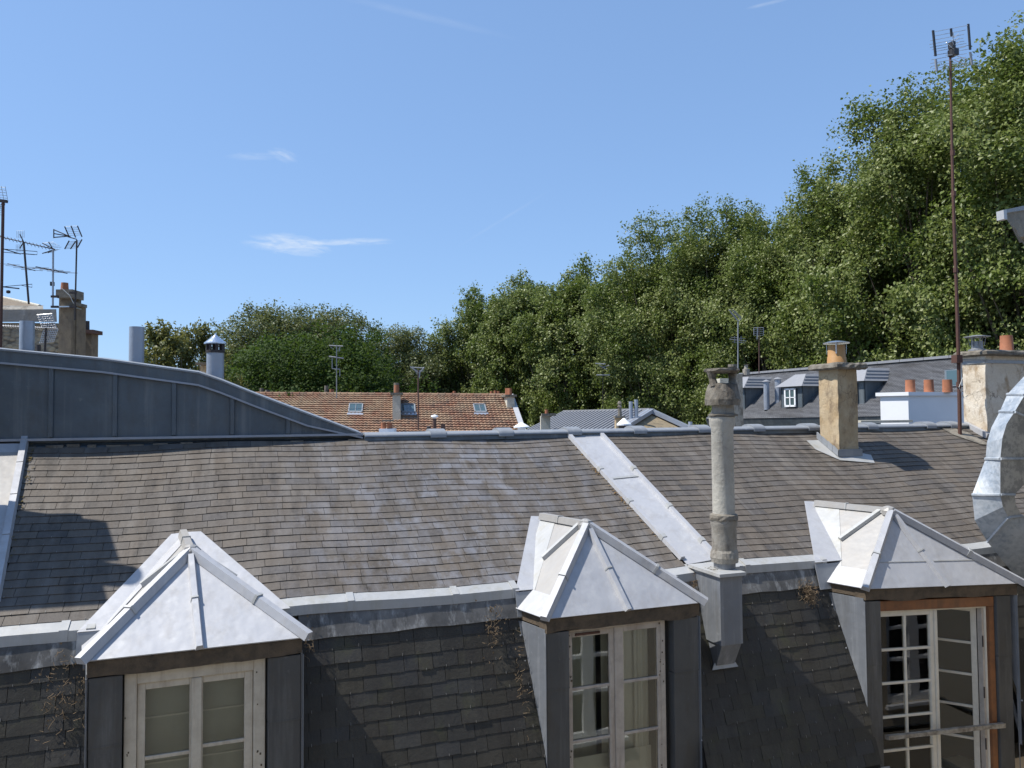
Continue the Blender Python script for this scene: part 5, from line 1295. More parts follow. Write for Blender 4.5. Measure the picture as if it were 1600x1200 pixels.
small_antenna(1153, 503, 580, 26, [(1140, 530, 1166, 533, .014), (1142, 527, 1164, 529, .008), (1144, 534, 1164, 536, .008), (1148, 525, 1148, 536, .008), (1158, 525, 1158, 536, .008), (1139, 484, 1154, 502, .02), (1143, 483, 1157, 498, .012), (1147, 485, 1158, 496, .012), (1153, 503, 1159, 497, .012), (1141, 488, 1151, 500, .008)], 'antenna with tilted grid, just behind the lumpy flue cowl', 'alu_dull', 0.022)
small_antenna(1186, 512, 583, 27, [(1178, 512, 1193, 512, .012), (1178, 515, 1193, 515, .009), (1178, 518, 1193, 518, .009), (1178, 521, 1193, 521, .009), (1178, 524, 1192, 524, .009), (1178, 512, 1178, 524, .012), (1193, 512, 1193, 524, .012), (1184, 512, 1183, 530, .02)], 'small square grid antenna between flue cowl and yellow pot', 'brown_metal', 0.018)

# the lower roof they stand on, just out of sight behind the ridge
lr = empty('lower_rear_house', Pd(840, 700, 26)*np.array([1, 1, 0])+np.array([0, 0, GROUND_Z]), 'low house hidden behind the ridge, carrying the small vents and pots', 'building')
q4 = [Pd(540, 650, 20.5), Pd(1125, 650, 20.5), Pd(1100, 650, 30.5), Pd(570, 650, 30.5)]; q4 = [np.array([p[0], p[1], -0.98]) for p in q4]
MB().prism([p-(0, 0, .15) for p in q4], (0, 0, 0.15)).build('roof', M['zinc_far'], lr)
MB().prism([np.array([p[0], p[1], GROUND_Z]) for p in q4], (0, 0, -1.14-GROUND_Z)).build('wall', M['pale_render'], lr)
# roof clutter between ridge and far roofs
def lathe_thing(px, pyb, d, prof, mat, name, label, cat, n=16):
    return MB().lathe(Pd(px, pyb, d), prof, n).build(name, M[mat], label=label, cat=cat, smooth=True)
t = empty('mushroom_vent', Pd(815, 690, 24), 'pale mushroom-capped vent at the end of the tiled roof', 'vent')
MB().lathe(Pd(815, 690, 24), [(0.12, 0), (0.12, 0.47)], 14).build('pipe_tube', M['plaster_white'], t); MB().lathe(Pd(815, 668, 24), [(0.25, 0), (0.25, 0.03), (0.10, 0.12), (0, 0.17)], 18).build('rain_cap', M['plaster_white'], t)
t = empty('chimney', Pd(603, 690, 26), 'low double terracotta pot under a flat white slab, left of centre', 'chimney')
box_px(592, 616, 670, 692, 26, 0.5, 'chimney_stack', M['plaster_white'], t)
for dx in (-5, 5): MB().lathe(Pd(604+dx, 671, 26.2), [(0.09, 0), (0.085, 0.24)], 12).build('chimney_pot', M['terracotta'], t)
box_px(597, 612, 656, 658.5, 26, 0.4, 'pot_slab', M['concrete'], t)
t = empty('mushroom_vent', Pd(679, 690, 26), 'brown flue with pale mushroom cap before the tiled roof', 'vent')
MB().lathe(Pd(679, 690, 26), [(0.065, 0), (0.065, 0.82)], 12).build('pipe_tube', M['brown_metal'], t); MB().lathe(Pd(679, 651, 26), [(0.04, -0.06), (0.13, 0.0), (0.11, 0.04), (0, 0.07)], 14).build('rain_cap', M['plaster_white'], t)
lathe_thing(670, 690, 26, [(0.055, 0), (0.055, 0.4), (0.075, 0.42), (0.075, 0.5), (0.03, 0.53)], 'iron', 'vent_pipe', 'short dark pipe left of the mushroom-capped flue', 'pipe')
lathe_thing(692.5, 690, 26, [(0.075, 0), (0.075, 0.6), (0.06, 0.6)], 'brown_metal', 'vent_pipe', 'short square-topped brown pipe right of the mushroom-capped flue', 'pipe')

# ------------------------------------------------------------------ low zinc roofed building
zd = 36.0
zh = empty('zinc_roofed_house', Pd(980, 700, zd)*np.array([1, 1, 0])+np.array([0, 0, GROUND_Z]), 'low house with ribbed grey zinc roof and ochre gable', 'building')
zr0, zr1 = Pd(882, 644, zd+5), Pd(1017, 641, zd-1)
ze0, ze1 = Pd(818, 676, zd+1), Pd(960, 676, zd-4.5)
zb1 = Pd(1076, 668, zd-2.0); zb0 = Pd(950, 668, zd+6)
m = MB(); th = np.array([0, 0, -0.12])
m.hexa([zr0+th, ze0+th, ze1+th, zr1+th, zr0, ze0, ze1, zr1]); m.hexa([zr0+th, zr1+th, zb1+th, zb0+th, zr0, zr1, zb1, zb0]); m.build('roof', M['zinc_far'], zh)
for k in range(24):
    t_ = k/23; a, b = lerp(zr0, zr1, t_), lerp(ze0, ze1, t_); MB().bar(a+(0, 0, 0.005), b+(0, 0, 0.005), 0.10, 0.075, top=0.07).build('standing_seam', M['zinc_far'], zh)
MB().prism([zr1+(0, 0, -0.15), ze1+(0, 0, -0.15), ze1*np.array([1, 1, 0])+np.array([0, 0, GROUND_Z]), zb1*np.array([1, 1, 0])+np.array([0, 0, GROUND_Z]), zb1+(0, 0, -0.15)], np.array([-0.1, 0.25, 0])).build('gable_wall', M['gable_render'], zh)
for a, b in ((zr1, ze1), (zr1, zb1)): MB().bar(a+(0, 0, -0.10), b+(0, 0, -0.10), 0.32, 0.17).build('verge', M['zinc_pipe'], zh)
MB().bar(zr0, zr1, 0.2, 0.10).build('ridge_roll', M['zinc_far'], zh)
for i, (px, yt, yb) in enumerate(((986, 628, 656), (994.5, 625, 655))):
    MB().lathe(Pd(px, yb+4, zd-2.5), [(0.085, 0), (0.085, (yb-yt+4)*0.0285), (0.07, (yb-yt+4)*0.0285)], 14).build('vent_pipe', M['zinc_pipe'], label=['shorter, left one of two blue-grey pipes above the ochre gable', 'taller, right one of two blue-grey pipes above the ochre gable'][i], cat='pipe')
t = empty('chimney', Pd(968, 690, 27), 'small stack with a twisted soot-dark pot before the zinc roof', 'chimney')
box_px(963, 975, 652, 692, 27, 0.4, 'chimney_stack', M['ochre'], t); box_px(961, 977, 650, 653, 26.9, 0.5, 'crown', M['concrete'], t)
MB().lathe(Pd(968.5, 650, 27.1), [(0.07, 0), (0.06, 0.28), (0.085, 0.32), (0.05, 0.40), (0.08, 0.44), (0.04, 0.53)], 12, 0.08).build('chimney_pot', M['concrete'], t)
t = empty('mushroom_vent', Pd(976, 690, 22), 'grey vent with conical cap before the ochre gable', 'vent')
MB().lathe(Pd(975, 690, 22), [(0.15, 0), (0.15, 0.47)], 14).build('pipe_tube', M['iron'], t); MB().lathe(Pd(975, 664, 22), [(0.21, -0.01), (0.21, 0.03), (0.03, 0.19), (0, 0.2)], 18).build('rain_cap', M['plaster_white'], t)
t = empty('chimney', Pd(855, 690, 34), 'small white chimney with one terracotta pot between the two roofs', 'chimney')
box_px(850, 865, 650, 1180, 34, 0.9, 'chimney_stack', M['pale_render'], t); box_px(847, 869, 646, 650, 33.9, 1.1, 'crown', M['concrete'], t); MB().lathe(Pd(854, 647, 34.3), [(0.08, 0), (0.07, 0.2)], 10).build('chimney_pot', M['terracotta'], t)
lathe_thing(1079, 684, 24, [(0.065, 0), (0.065, 0.5), (0.05, 0.5)], 'zinc_pipe', 'vent_pipe', 'short blue-grey pipe left of the concrete flue, above the ridge', 'pipe')

# ------------------------------------------------------------------ slate roofed building at the right
sb = empty('slate_roofed_house', Pd(1350, 700, 34)*np.array([1, 1, 0])+np.array([0, 0, GROUND_Z]), 'long grey slate roofed house with dormers, behind the right ridge', 'building')
Ra, Rb = Pd(1158, 586, 40), Pd(1530, 556, 28); Ea, Eb = Pd(1108, 655, 38), Pd(1545, 648, 25)
su = (Rb-Ra); SLn = np.linalg.norm(su); su /= SLn
def SP(u, v, o=0.0):
    a, b = lerp(Ra, Rb, u), lerp(Ea, Eb, u); p = lerp(a, b, v)
    n = np.cross(Rb-Ra, Ea-Ra); n /= np.linalg.norm(n); n = n if n[2] > 0 else -n
    return p+n*o
m = MB(); q = random.Random(31); NR_, NC_ = 42, 120
for j in range(NR_):
    for i in range(NC_):
        off = 0.5*(j % 2)/NC_; u0, u1, v0, v1 = -0.02+i/NC_*1.04+off, -0.02+(i+1)/NC_*1.04+off-0.0006, j/NR_, (j+1.05)/NR_
        m.face([SP(u0, v0, 0.0), SP(u1, v0, 0.0), SP(u1, v1, 0.025), SP(u0, v1, 0.025)], q.random())
        m.face([SP(u0, v1, 0.0), SP(u0, v1, 0.025), SP(u1, v1, 0.025), SP(u1, v1, 0.0)], 0.5)
m.build('slate_courses', M['slate_far'], sb, kind='stuff')
m = MB(); m.face([SP(-.02, 0, -.03), SP(1.03, 0, -.03), SP(1.03, 1, -.03), SP(-.02, 1, -.03)]); hz = np.cross(su, (0, 0, 1)); hz = hz if hz@CF > 0 else -hz
bk = hz*5+np.array([0, 0, -3.0]); m.face([SP(-.02, 0, -.03), SP(1.03, 0, -.03), SP(1.03, 0)+bk, SP(-.02, 0)+bk]); m.build('roof_deck', M['dark'], sb)
for i in range(12):
    MB().bar(SP(i/12, 0, 0.0), SP((i+0.985)/12, 0, 0.0), 0.30, 0.10).build('ridge_cap', M['zinc_far'], sb)
m = MB(); m.hexa([SP(-.02, 1.0, -.25)+(0, 0, -.18), SP(1.03, 1.0, -.25)+(0, 0, -.18), SP(1.03, 1.0, -.25)+hz*.2+(0, 0, -.18), SP(-.02, 1.0, -.25)+hz*.2+(0, 0, -.18), SP(-.02, 1.0, -.02), SP(1.03, 1.0, -.02), SP(1.03, 1.0, -.02)+hz*.2, SP(-.02, 1.0, -.02)+hz*.2]); m.build('gutter', M['zinc_shade'], sb)
m = MB(); a, b = SP(-.02, 1.0, -.1)+hz*.25, SP(1.03, 1.0, -.1)+hz*.25; m.face([a, b, b*np.array([1, 1, 0])+np.array([0, 0, GROUND_Z]), a*np.array([1, 1, 0])+np.array([0, 0, GROUND_Z])]); m.build('wall', M['pale_render'], sb)
def s_uv(px, py):
    d = pray(px, py); n = np.cross(Rb-Ra, Ea-Ra); t = (Ra@n)/(d@n); p = d*t
    # solve bilinear roughly
    best = None
    for u in np.linspace(0, 1, 201):
        a, b = lerp(Ra, Rb, u), lerp(Ea, Eb, u); w = b-a; v = (p-a)@w/(w@w); e = np.linalg.norm(a+w*v-p)
        if best is None or e < best[0]: best = (e, u, v)
    return best[1], best[2]
def far_dormer(pxf0, pxf1, py_top, py_bot, win=True, n=3):
    """front seen left (facing the eave), long cheek to its right"""
    u, v = s_uv((pxf0+pxf1)/2, py_bot); base = SP(u, v); d = base@CF
    fl = hz*-1.0                                # outward
    a = SP(u, v)-su*0.65; b = SP(u, v)+su*0.65; h = (py_bot-py_top)/F_PX*d*0.93
    slope_run = lambda p, z: 0
    rise = (Ra-Ea); rise_h = abs((Ra-Ea)[2])/np.linalg.norm(((Ra-Ea)-su*((Ra-Ea)@su))[:2])
    back = hz*(h/rise_h)
    dm = part_root('dormer', base, sb)
    up = np.array([0, 0, 1.0])
    for s_, e_ in ((a, 0.05), (b, -0.05)):
        MB().prism([s_, s_+up*h, s_+up*h+back], su*e_).build('cheek', M['zinc_shade'], dm)
    MB().prism([a, b, b+up*h, a+up*h], hz*0.05).build('front', M['zinc_shade'], dm)
    o = fl*0.06
    if win:
        w0, w1 = lerp(a, b, 0.24)+o, lerp(a, b, 0.76)+o
        for (p0, p1, z0, z1) in ((0, 0.12, .06, .92), (0.88, 1, .06, .92), (0, 1, .06, .14), (0, 1, .84, .92), (0.46, 0.54, .06, .92), (0, 1, 0.47, 0.51)):
            c, e = lerp(w0, w1, p0), lerp(w0, w1, p1); MB().prism([c+up*h*z0, e+up*h*z0, e+up*h*z1, c+up*h*z1], fl*0.05).build('window_frame', M['plaster_white'], dm)
        MB().prism([w0+up*h*.1, w1+up*h*.1, w1+up*h*.9, w0+up*h*.9], fl*0.02).build('pane', M['farglass'], dm)
    # hipped zinc top with courses
    t0, t1 = a+up*h-su*0.16+fl*0.2, b+up*h+su*0.16+fl*0.2; h2 = 0.55; g0, g1 = a+up*(h+h2)+su*0.35+hz*0.5, b+up*(h+h2)-su*0.30+hz*0.5
    bk0, bk1 = back+hz*0.35, back+hz*0.35+hz*(h2/rise_h)
    m = MB(); m.face([t0, t1, g1, g0]); m.face([t1, t1+bk0, g1+bk1-hz*.6, g1]); m.face([t0, g0, g0+bk1-hz*.6, t0+bk0]); m.face([g0, g1, g1+bk1-hz*.6, g0+bk1-hz*.6]); m.face([t0, t0+bk0, t1+bk0, t1]); m.build('dormer_roof', M['zinc_far'], dm)
    for k in range(1, 4):
        f = k/4; MB().bar(lerp(t1, g1, f), lerp(t1+bk0, g1+bk1-hz*.6, f), 0.05, 0.03, su).build('roof_seam', M['zinc_far'], dm)
far_dormer(1142, 1160, 604, 640); far_dormer(1226, 1250, 601, 637); far_dormer(1322, 1340, 593, 631)
for (px, py) in ((1288, 634),):
    u, v = s_uv(px, py); sk = part_root('skylight', SP(u, v), sb)
    p = [SP(u-.012, v, .03), SP(u+.012, v, .03), SP(u+.012, v-.22, .03), SP(u-.012, v-.22, .03)]; n = SP(u, v, 1)-SP(u, v)
    MB().hexa(p+[a+n*0.06 for a in p]).build('skylight_frame', M['plaster_white'], sk); p = [SP(u-.009, v-.02, .091), SP(u+.009, v-.02, .091), SP(u+.009, v-.20, .091), SP(u-.009, v-.20, .091)]; MB().hexa(p+[a+n*0.01 for a in p]).build('pane', M['farglass'], sk)
u0, v0 = s_uv(1488, 592); sk = part_root('skylight', SP(u0, v0), sb)
n = SP(u0, v0, 1)-SP(u0, v0)
for (a, b, c, e, mt, nm, o_) in ((0, .05, 0, .30, 'zinc_shade', 'skylight_frame', .06), (.006, .044, .02, .28, 'farglass', 'pane', .07)):
    p = [SP(u0-.02+a, v0-.15+e, o_), SP(u0-.02+b, v0-.15+e, o_), SP(u0-.02+b, v0-.15+c, o_), SP(u0-.02+a, v0-.15+c, o_)]; MB().hexa([q_-n*.05 for q_ in p]+[q_+n*0.01 for q_ in p]).build(nm, M[mt], sk)
# pipes and small stacks on and before it
for i, (px, yt, yb, w, lb_) in enumerate(((1198, 597, 630, 9, 'blue-grey pipe with flared cap before the far left dormers'), (1216, 593, 622, 10, 'blue-grey square-topped pipe right of the flared one'))):
    c = Pd(px, yb, 35); h = (yb-yt)/F_PX*35; r_ = w/2/F_PX*35
    t = empty('vent_pipe', c, lb_, 'pipe'); MB().lathe(c, [(r_, -0.3), (r_, h), (r_*.9, h)], 12).build('pipe_tube', M['zinc_pipe'], t)
    MB().lathe(c+(0, 0, h), [(r_*1.5, 0.02), (r_*1.2, 0.05), (0, 0.12)], 12).build('rain_cap', M['zinc_far'], t)
t = empty('chimney', Pd(1146, 600, 33), 'small pale stack with two stubby pots behind the flue cowl', 'chimney')
box_px(1136, 1150, 590, 1190, 33, 0.6, 'chimney_stack', M['pale_render'], t); box_px(1158, 1172, 583, 1190, 33, 0.6, 'chimney_stack', M['fibre_dirty'], t)
MB().lathe(Pd(1145, 578, 33), [(0.17, -0.1), (0.17, 0.12), (0.2, 0.13), (0.2, 0.24)], 12).build('chimney_pot', M['concrete'], t); MB().lathe(Pd(1166, 584, 33), [(0.15, -0.05), (0.15, 0.2), (0.08, 0.22), (0.08, 0.38), (0.13, 0.4)], 12).build('chimney_pot', M['fibre_dirty'], t)
# small slate-roofed gable left of flue base of that roof
t = empty('chimney', Pd(1460, 690, 16), 'low white rendered chimney with three terracotta pots', 'chimney')
a = Pd(1424, 800, 16); b = Pd(1520, 800, 16.6); zt = Pd(1450, 618, 16.2)[2]; w = (b-a)*np.array([1, 1, 0]); n = np.array([-w[1], w[0], 0]); n /= np.linalg.norm(n); n = n if n@CF > 0 else -n
n = n-0.35*w/np.linalg.norm(w); dep = 0.55; a0 = a*np.array([1, 1, 0]); zb_ = a[2]
k = [a0, a0+w, a0+w+n*dep, a0+n*dep]; MB().hexa([p+(0, 0, zb_) for p in k]+[p+(0, 0, zt) for p in k]).build('chimney_stack', M['plaster_white'], t)
wu = w/np.linalg.norm(w); k = [a0-wu*.06-n*.05, a0+w-n*.05, a0+w+n*(dep+.05), a0-wu*.06+n*(dep+.05)]
MB().hexa([p+(0, 0, zt) for p in k]+[p+(0, 0, zt+.075) for p in k]).build('crown', M['plaster_white'], t)
for px in (1422.5, 1451.5, 1480.5):
    c = Pd(px, 613, 16.4); MB().lathe((c[0], c[1], zt+.07), [(0.105, 0), (0.10, 0.02), (0.095, 0.27), (0.08, 0.27)], 18).build('chimney_pot', M['terracotta'], t, smooth=True)
MB().bar(Pd(1340, 661, 15), Pd(1420, 660, 15), 0.3, 0.05).build('parapet', M['pale_render'], label='low yellowish parapet just behind the ridge left of the white chimney', cat='parapet')

# ------------------------------------------------------------------ stone cornice of the neighbouring house, top right
cn = empty('cornice_block', onY(1640, 372, 5.0), 'weathered stone cornice with zinc edge jutting in at the right', 'cornice')
Yc = 5.6
c0_, c1_ = onY(1572, 340, Yc), onY(1569, 327, Yc)
prf = [(1573, 332), (1573, 343), (1580, 352), (1588, 358), (1589, 364), (1594, 370), (1640, 366), (1640, 320)]
MB().prism([onY(*p, Yc) for p in prf], (1.5, 0.9, 0)).build('moulding', M['cornice'], cn)
p = [onY(*q_, Yc-0.02) for q_ in ((1568, 328), (1569, 333), (1640, 322), (1640, 313))]; MB().prism(p, (1.5, 0.95, 0)).build('zinc_edge', M['zinc_ridge'], cn)
p = [onY(*q_, Yc-0.03) for q_ in ((1568, 328), (1573, 327), (1574, 343), (1569, 342))]; MB().prism(p, (0, 0.08, 0)).build('zinc_end', M['zinc'], cn)

MB().box((8.3, 5.05, GROUND_Z), (13.5, 5.58, onY(1600, 362, Yc)[2])).build('wall', M['facade'], cn)
# ------------------------------------------------------------------ facade behind the camera, seen in the panes
fc = empty('courtyard_facade', (4, -0.75, GROUND_Z), 'cream facade with tall white windows, mirrored in the dormer panes', 'building')
wins = [(-3.6, -2.2), (-1.1, 0.3), (2.2, 3.6), (5.6, 7.0), (8.9, 10.3), (12.2, 13.6), (14.6, 16.0)]
YQ = -0.55
levels = [(-1.35, 1.05), (-6.1, -3.4)]
m = MB(); x = -8
for a, b in wins:
    m.box((x, YQ-0.4, GROUND_Z), (a, YQ, 2.2)); m.box((a, YQ-0.4, GROUND_Z), (b, YQ, -6.1)); m.box((a, YQ-0.4, -3.4 if a != -1.1 else -6.1), (b, YQ, -1.35)); m.box((a, YQ-0.4, 1.05), (b, YQ, 2.2)); x = b
m.box((x, YQ-0.4, GROUND_Z), (19, YQ, 2.2)); m.build('wall', M['facade'], fc)
for a, b in wins:
    for z0_, z1_ in levels:
        if a == -1.1 and z0_ < -3: continue
        c_ = (a+b)/2
        for (u0, u1, z0, z1) in ((a, a+.10, z0_, z1_), (b-.10, b, z0_, z1_), (a+.10, b-.10, z1_-.1, z1_), (a+.10, b-.10, z0_, z0_+.14), (c_-.11, c_+.11, z0_+.14, z1_-.1), (a+.10, c_-.11, z0_+1.5, z0_+1.56), (c_+.11, b-.10, z0_+1.5, z0_+1.56), (a+.10, c_-.11, z0_+.85, z0_+.91), (c_+.11, b-.10, z0_+.85, z0_+.91)):
            MB().box((u0, YQ-0.12, z0), (u1, YQ-0.04, z1)).build('window_frame', M['plaster_white'], fc)
        MB().box((a+.08, YQ-0.30, z0_+.02), (b-.08, YQ-0.28, z1_-.02)).build('window_dark', M['room_dark'], fc)
        MB().box((a-.05, YQ-0.02, z0_-.07), (b+.05, YQ+0.08, z0_-.002)).build('sill', M['plaster_white'], fc)

# ------------------------------------------------------------------ trees
def leaf_mesh(name, centers, normals, sizes, rnds, mat, seed):
    r = np.random.RandomState(seed); n = len(centers)
    N = normals/np.linalg.norm(normals, axis=1)[:, None]
    ref = r.normal(size=(n, 3)); a = ref-N*(ref*N).sum(1)[:, None]; a /= np.linalg.norm(a, axis=1)[:, None]; b = np.cross(N, a)
    s = sizes[:, None]
    # pointed leaf folded along its midrib: 4 vertices, 2 triangles
    v0 = centers-a*s*0.60; v2 = centers+a*s*0.60
    fold = N*s*0.18
    v1 = centers+b*s*0.46+fold+a*s*0.08; v3 = centers-b*s*0.46+fold+a*s*0.08
    V = np.stack([v0, v1, v2, v3], 1).reshape(-1, 3)
    me = bpy.data.meshes.new(name); me.vertices.add(4*n); me.vertices.foreach_set('co', V.astype(np.float32).ravel())
    i = np.arange(n)*4; Fc = np.stack([i, i+1, i+2, i, i+2, i+3], 1).ravel()
    me.loops.add(6*n); me.loops.foreach_set('vertex_index', Fc.astype(np.int32))
    me.polygons.add(2*n); me.polygons.foreach_set('loop_start', (np.arange(2*n)*3).astype(np.int32))
    try: me.polygons.foreach_set('loop_total', np.full(2*n, 3, np.int32))
    except Exception: pass
    at = me.attributes.new('rnd', 'FLOAT', 'FACE'); at.data.foreach_set('value', np.repeat(rnds, 2).astype(np.float32))
    me.update(); me.validate(); me.materials.append(mat); return me
def tree_meshes(kind, seed, h, rad, nleaf, leafsize, mat, nclump, low=0.18, crown_pow=1.0, topround=0.75, spread=0.9):
    """h total height above trunk foot; returns (trunk mesh builder, leaf mesh)"""
    r = np.random.RandomState(seed); q = random.Random(seed)
    tm = MB(); trunk_top = h*0.62
    pts = [np.array([0, 0, 0.])]
    for k in range(1, 7): pts.append(np.array([r.normal()*0.12*k**0.5, r.normal()*0.12*k**0.5, trunk_top*k/6]))
    tm.tube(pts, [rad*0.075, rad*0.062, rad*0.055, rad*0.05, rad*0.04, rad*0.03, rad*0.02], 9)
    cz = h*(low+(1-low)/2); hz_ = h*(1-low)/2
    cl = []
    for k in range(nclump):
        for _ in range(50):
            d = r.normal(size=3); d /= np.linalg.norm(d); rr_ = r.uniform(0.35, 1.0)**0.5
            p = np.array([d[0]*rad*rr_, d[1]*rad*rr_, cz+d[2]*hz_*rr_])
            zz = (p[2]-cz)/hz_; lim = rad*(1-max(0, zz)**2*(1-topround*0.2))**0.5 if zz > 0 else rad*(0.72+0.28*(1+zz))
            if np.hypot(p[0], p[1]) < lim*1.02: break
        cl.append(p)
    cl = np.array(cl)
    # irregular outline
    ang = np.arctan2(cl[:, 1], cl[:, 0]); f = 1+0.13*np.sin(ang*3+seed)+0.09*np.sin(ang*5+cl[:, 2]*0.6+seed*2)
    cl[:, 0] *= f; cl[:, 1] *= f
    for k in range(min(nclump, 90)):
        p = cl[k]; z0 = min(max(p[2]*0.55-h*0.05, h*0.15), trunk_top*0.96); i = min(int(z0/trunk_top*6), 5); b0 = lerp(pts[i], pts[i+1], z0/trunk_top*6-i)
        mid = lerp(b0, p, 0.5)+np.array([r.normal()*0.3, r.normal()*0.3, r.uniform(-.2, .6)])
        w = rad*0.022*r.uniform(.5, 1.1); tm.tube([b0, lerp(b0, mid, .5)+r.normal(size=3)*.1, mid, lerp(mid, p, .6)+r.normal(size=3)*.15, p], [w, w*.8, w*.6, w*.35, w*.15], 5, cap=False)
    # leaves hang in sprays round each clump
    csz = rad*0.225*r.uniform(0.6, 1.35, nclump)
    wts = csz**2; wts /= wts.sum(); idx = r.choice(nclump, nleaf, p=wts)
    d = r.normal(size=(nleaf, 3)); d /= np.linalg.norm(d, axis=1)[:, None]
    # sub-sprays for clumpiness
    nsp = 12; sub = r.normal(size=(nclump, nsp, 3)); sub /= np.linalg.norm(sub, axis=2)[:, :, None]; sub *= r.uniform(0.45, 1.15, (nclump, nsp, 1))
    si = r.randint(0, nsp, nleaf)
    c = cl[idx]+sub[idx, si]*csz[idx][:, None]*np.array([1, 1, 0.75])+r.normal(size=(nleaf, 3))*csz[idx][:, None]*0.22*spread
    out = c-np.array([0, 0, cz]); out /= np.linalg.norm(out, axis=1)[:, None]+1e-6
    nn = out*0.5+r.normal(size=(nleaf, 3))*0.62+np.array([0, 0, 0.55])
    sz = leafsize*r.uniform(0.6, 1.25, nleaf)
    hue = np.clip(r.beta(2, 2.6, nleaf)+0.12*np.sin(idx*1.7), 0, 1)
    lm = leaf_mesh(kind+'_crown', c, nn, sz, hue, mat, seed+1)
    return tm, lm
protos = {}
def proto(key, *a, **k):
    if key not in protos: protos[key] = tree_meshes(*a, **k)+(None,)
    return protos[key]
def place_tree(key, px, pytop, d, label, cat='tree', group=None, name='plane_tree', rot=0.0, sxy=1.0):
    tm, lm, tmesh = protos[key]; h0, foot_z = HT[key], GROUND_Z
    top = Pd(px, pytop, d); sc = (top[2]-foot_z)/h0
    root = empty(name, (top[0], top[1], foot_z), label, cat, group); root.rotation_euler = (0, 0, rot)
    root.scale = (sc*sxy, sc*sxy, sc)
    if tmesh is None:
        me = bpy.data.meshes.new('trunk'); me.from_pydata(tm.v, [], tm.f); me.materials.append(M['bark']); me.polygons.foreach_set('use_smooth', [True]*len(me.polygons))
        protos[key] = (tm, lm, me); tmesh = me
    o = bpy.data.objects.new('trunk', tmesh); scene.collection.objects.link(o); o.parent = root
    o = bpy.data.objects.new('crown', lm); scene.collection.objects.link(o); o.parent = root
    return root
HT = {'pa': 28.0, 'pb': 28.0, 'pc': 28.0, 'far1': 28.0, 'far2': 28.0, 'ch': 20.0, 'ol': 26.0, 'sm': 18.0, 'wide': 27.0}
proto('pa', 'plane', 11, 28.0, 5.6, 125000, 0.155, M['leaf_plane'], 230, low=0.30)
proto('pb', 'plane', 23, 28.0, 5.4, 125000, 0.155, M['leaf_plane'], 230, low=0.30)
proto('pc', 'plane', 37, 28.0, 5.8, 125000, 0.16, M['leaf_plane'], 220, low=0.28)
proto('far1', 'plane', 41, 28.0, 5.4, 90000, 0.21, M['leaf_plane'], 200, low=0.28)
proto('far2', 'plane', 53, 28.0, 5.6, 90000, 0.21, M['leaf_plane'], 200, low=0.28)
proto('ch', 'chestnut', 61, 20.0, 6.6, 110000, 0.17, M['leaf_chestnut'], 280, low=0.20, spread=0.8)
proto('ol', 'lime', 71, 26.0, 6.5, 90000, 0.20, M['leaf_olive'], 230, low=0.3)
proto('sm', 'small', 83, 18.0, 3.6, 20000, 0.20, M['leaf_small'], 60, low=0.45, spread=1.0)
G = 'row of tall plane trees behind the roofs'
TREES = [  # px, py top, depth, key, label
    (1630, 52, 38, 'pa', 'tallest plane tree, cut by the right edge behind the tall mast'),
    (1445, 140, 43, 'pb', 'tall plane tree left of the tall rusty mast'),
    (1346, 234, 49, 'pc', 'plane tree above the yellow chimney pot'),
    (1215, 336, 54, 'pa', 'plane tree above the slate roofed house, lower than its right neighbour'),
    (1130, 318, 58, 'pb', 'plane tree rising behind the lumpy flue cowl'),
    (1035, 344, 62, 'pc', 'plane tree above the ochre gable'),
    (965, 424, 67, 'far1', 'plane tree behind the low zinc roof'),
    (890, 417, 72, 'far2', 'plane tree above the small white chimney'),
    (820, 432, 78, 'far1', 'plane tree right of the gap of sky'),
    (752, 456, 84, 'far2', 'last plane tree of the row, at its left end'),
]
for i, (px, py, d_, k_, lb_) in enumerate(TREES): place_tree(k_, px, py, d_, lb_, group=G, rot=i*1.3, sxy=0.88)
G2 = 'second row of plane trees half hidden behind the first'
for i, (px, py, d_, k_, lb_) in enumerate(((1560, 100, 50, 'far1', 'plane tree half hidden between the two tallest'), (1395, 250, 56, 'far2', 'plane tree half hidden behind the one left of the mast'),
                                     (1290, 350, 62, 'far1', 'plane tree half hidden above the yellow pot'), (1180, 395, 67, 'far2', 'plane tree half hidden above the square grid antenna'),
                                     (1090, 395, 72, 'far1', 'plane tree half hidden left of the flue cowl'), (1000, 440, 77, 'far2', 'plane tree half hidden above the gable'),
                                     (925, 460, 77, 'far1', 'plane tree half hidden above the zinc roof'), (850, 470, 84, 'far2', 'plane tree half hidden above the tiled gable'), (780, 518, 92, 'far1', 'plane tree half hidden at the left end of the row'))):
    place_tree(k_, px, py, d_, lb_, group=G2, rot=2+i*1.9)
place_tree('far2', 705, 540, 95, 'low plane tree filling the dip at the right of the sky gap', rot=1.0, group='far trees')
place_tree('ol', 625, 508, 82, 'olive green tree between the chestnut and the sky gap', name='lime_tree', rot=0.4)
place_tree('far1', 672, 552, 90, 'low tree in the notch of sky', rot=3.0, name='lime_tree', group='far trees')
place_tree('ol', 510, 482, 78, 'olive tree crown behind the dark chestnut, right half', name='lime_tree', rot=2.2)
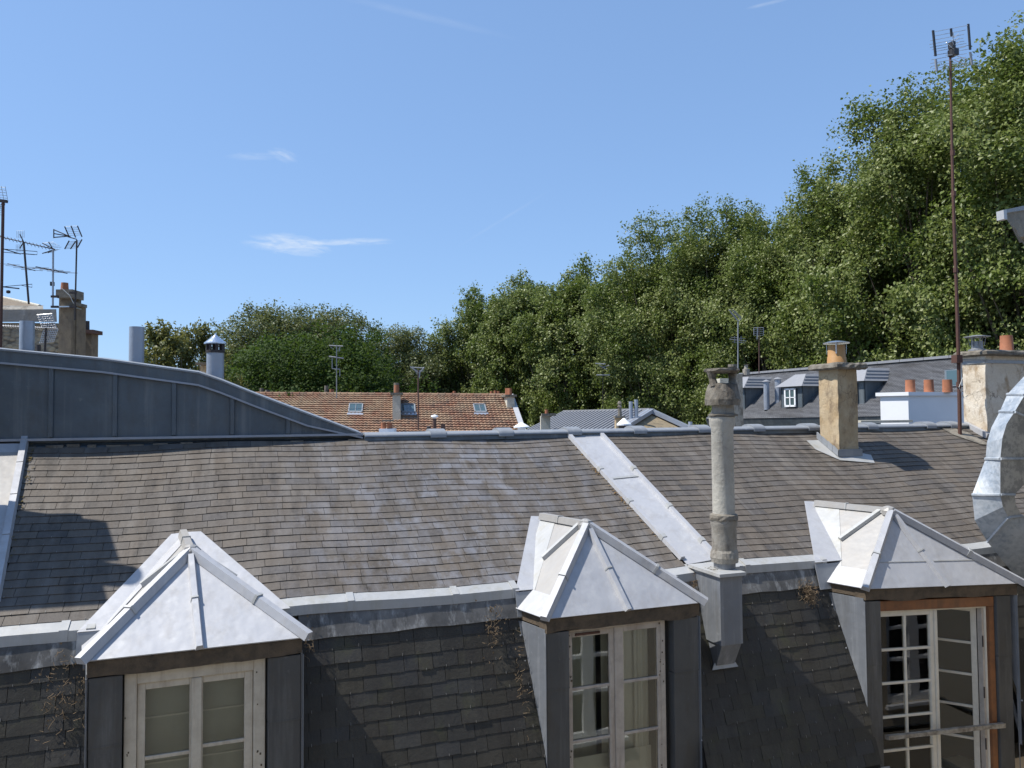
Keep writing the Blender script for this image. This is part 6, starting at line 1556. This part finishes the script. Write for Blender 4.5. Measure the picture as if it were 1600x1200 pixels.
place_tree('ol', 425, 472, 76, 'tall olive green tree left behind the dark chestnut', name='lime_tree', rot=3.7)
place_tree('ol', 372, 540, 72, 'lower olive tree right of the slotted cowl', name='lime_tree', rot=5.1)
place_tree('ch', 500, 508, 56, 'dark green domed chestnut behind the tiled roof', name='chestnut_tree', rot=1.1, sxy=1.05)
place_tree('ch', 440, 555, 58, 'lower dark chestnut left of the domed one', name='chestnut_tree', rot=4.0, sxy=0.9)
place_tree('sm', 262, 520, 40, 'small airy yellow-green tree left of the slotted cowl', name='ash_tree', rot=0.6, sxy=0.72)
place_tree('sm', 306, 520, 42, 'airy yellow-green tree just left of the slotted cowl', name='ash_tree', rot=2.6, sxy=0.55)
box_px(306, 322, 568, 640, 30, 0.5, 'chimney', M['ochre'], None) if False else None
t = empty('chimney', Pd(314, 600, 30), 'small brown chimney beside the slotted cowl, below the airy tree', 'chimney')
box_px(307, 323, 570, 1250, 30, 0.5, 'chimney_stack', M['ochre'], t); box_px(305, 325, 566, 570, 29.9, 0.7, 'crown', M['brown_render'], t)
hb = MB(); r_ = np.random.RandomState(5)
# far-off wood closing the gaps low down behind the rows
n = 60000; ax = r_.uniform(-420, 1500, n); dd_ = r_.uniform(88, 104, n)
ctr = np.array([Pd(a, 600, d_) for a, d_ in zip(ax, dd_)]); hmax = 3.0+1.6*np.sin(ax*0.02)+1.3*np.sin(ax*0.047+1)+0.8*np.sin(ax*0.11)
hmax = np.where(ax > 720, hmax+3.5, hmax); hmax = np.where(ax < 340, hmax*0.15-1.0, hmax)
ctr[:, 2] = r_.uniform(-9, 0, n)+0; ctr[:, 2] = -9+(hmax+9)*r_.uniform(0, 1, n)**0.8
me = leaf_mesh('distant_wood', ctr, r_.normal(size=(n, 3))+np.array([0, -0.5, 0.6]), 0.55*r_.uniform(.6, 1.2, n), r_.beta(2, 3, n), M['leaf_plane'], 9)
o = bpy.data.objects.new('distant_wood', me); scene.collection.objects.link(o); setp(o, 'dark green mass of distant foliage low behind the tree rows', 'trees', kind='stuff')
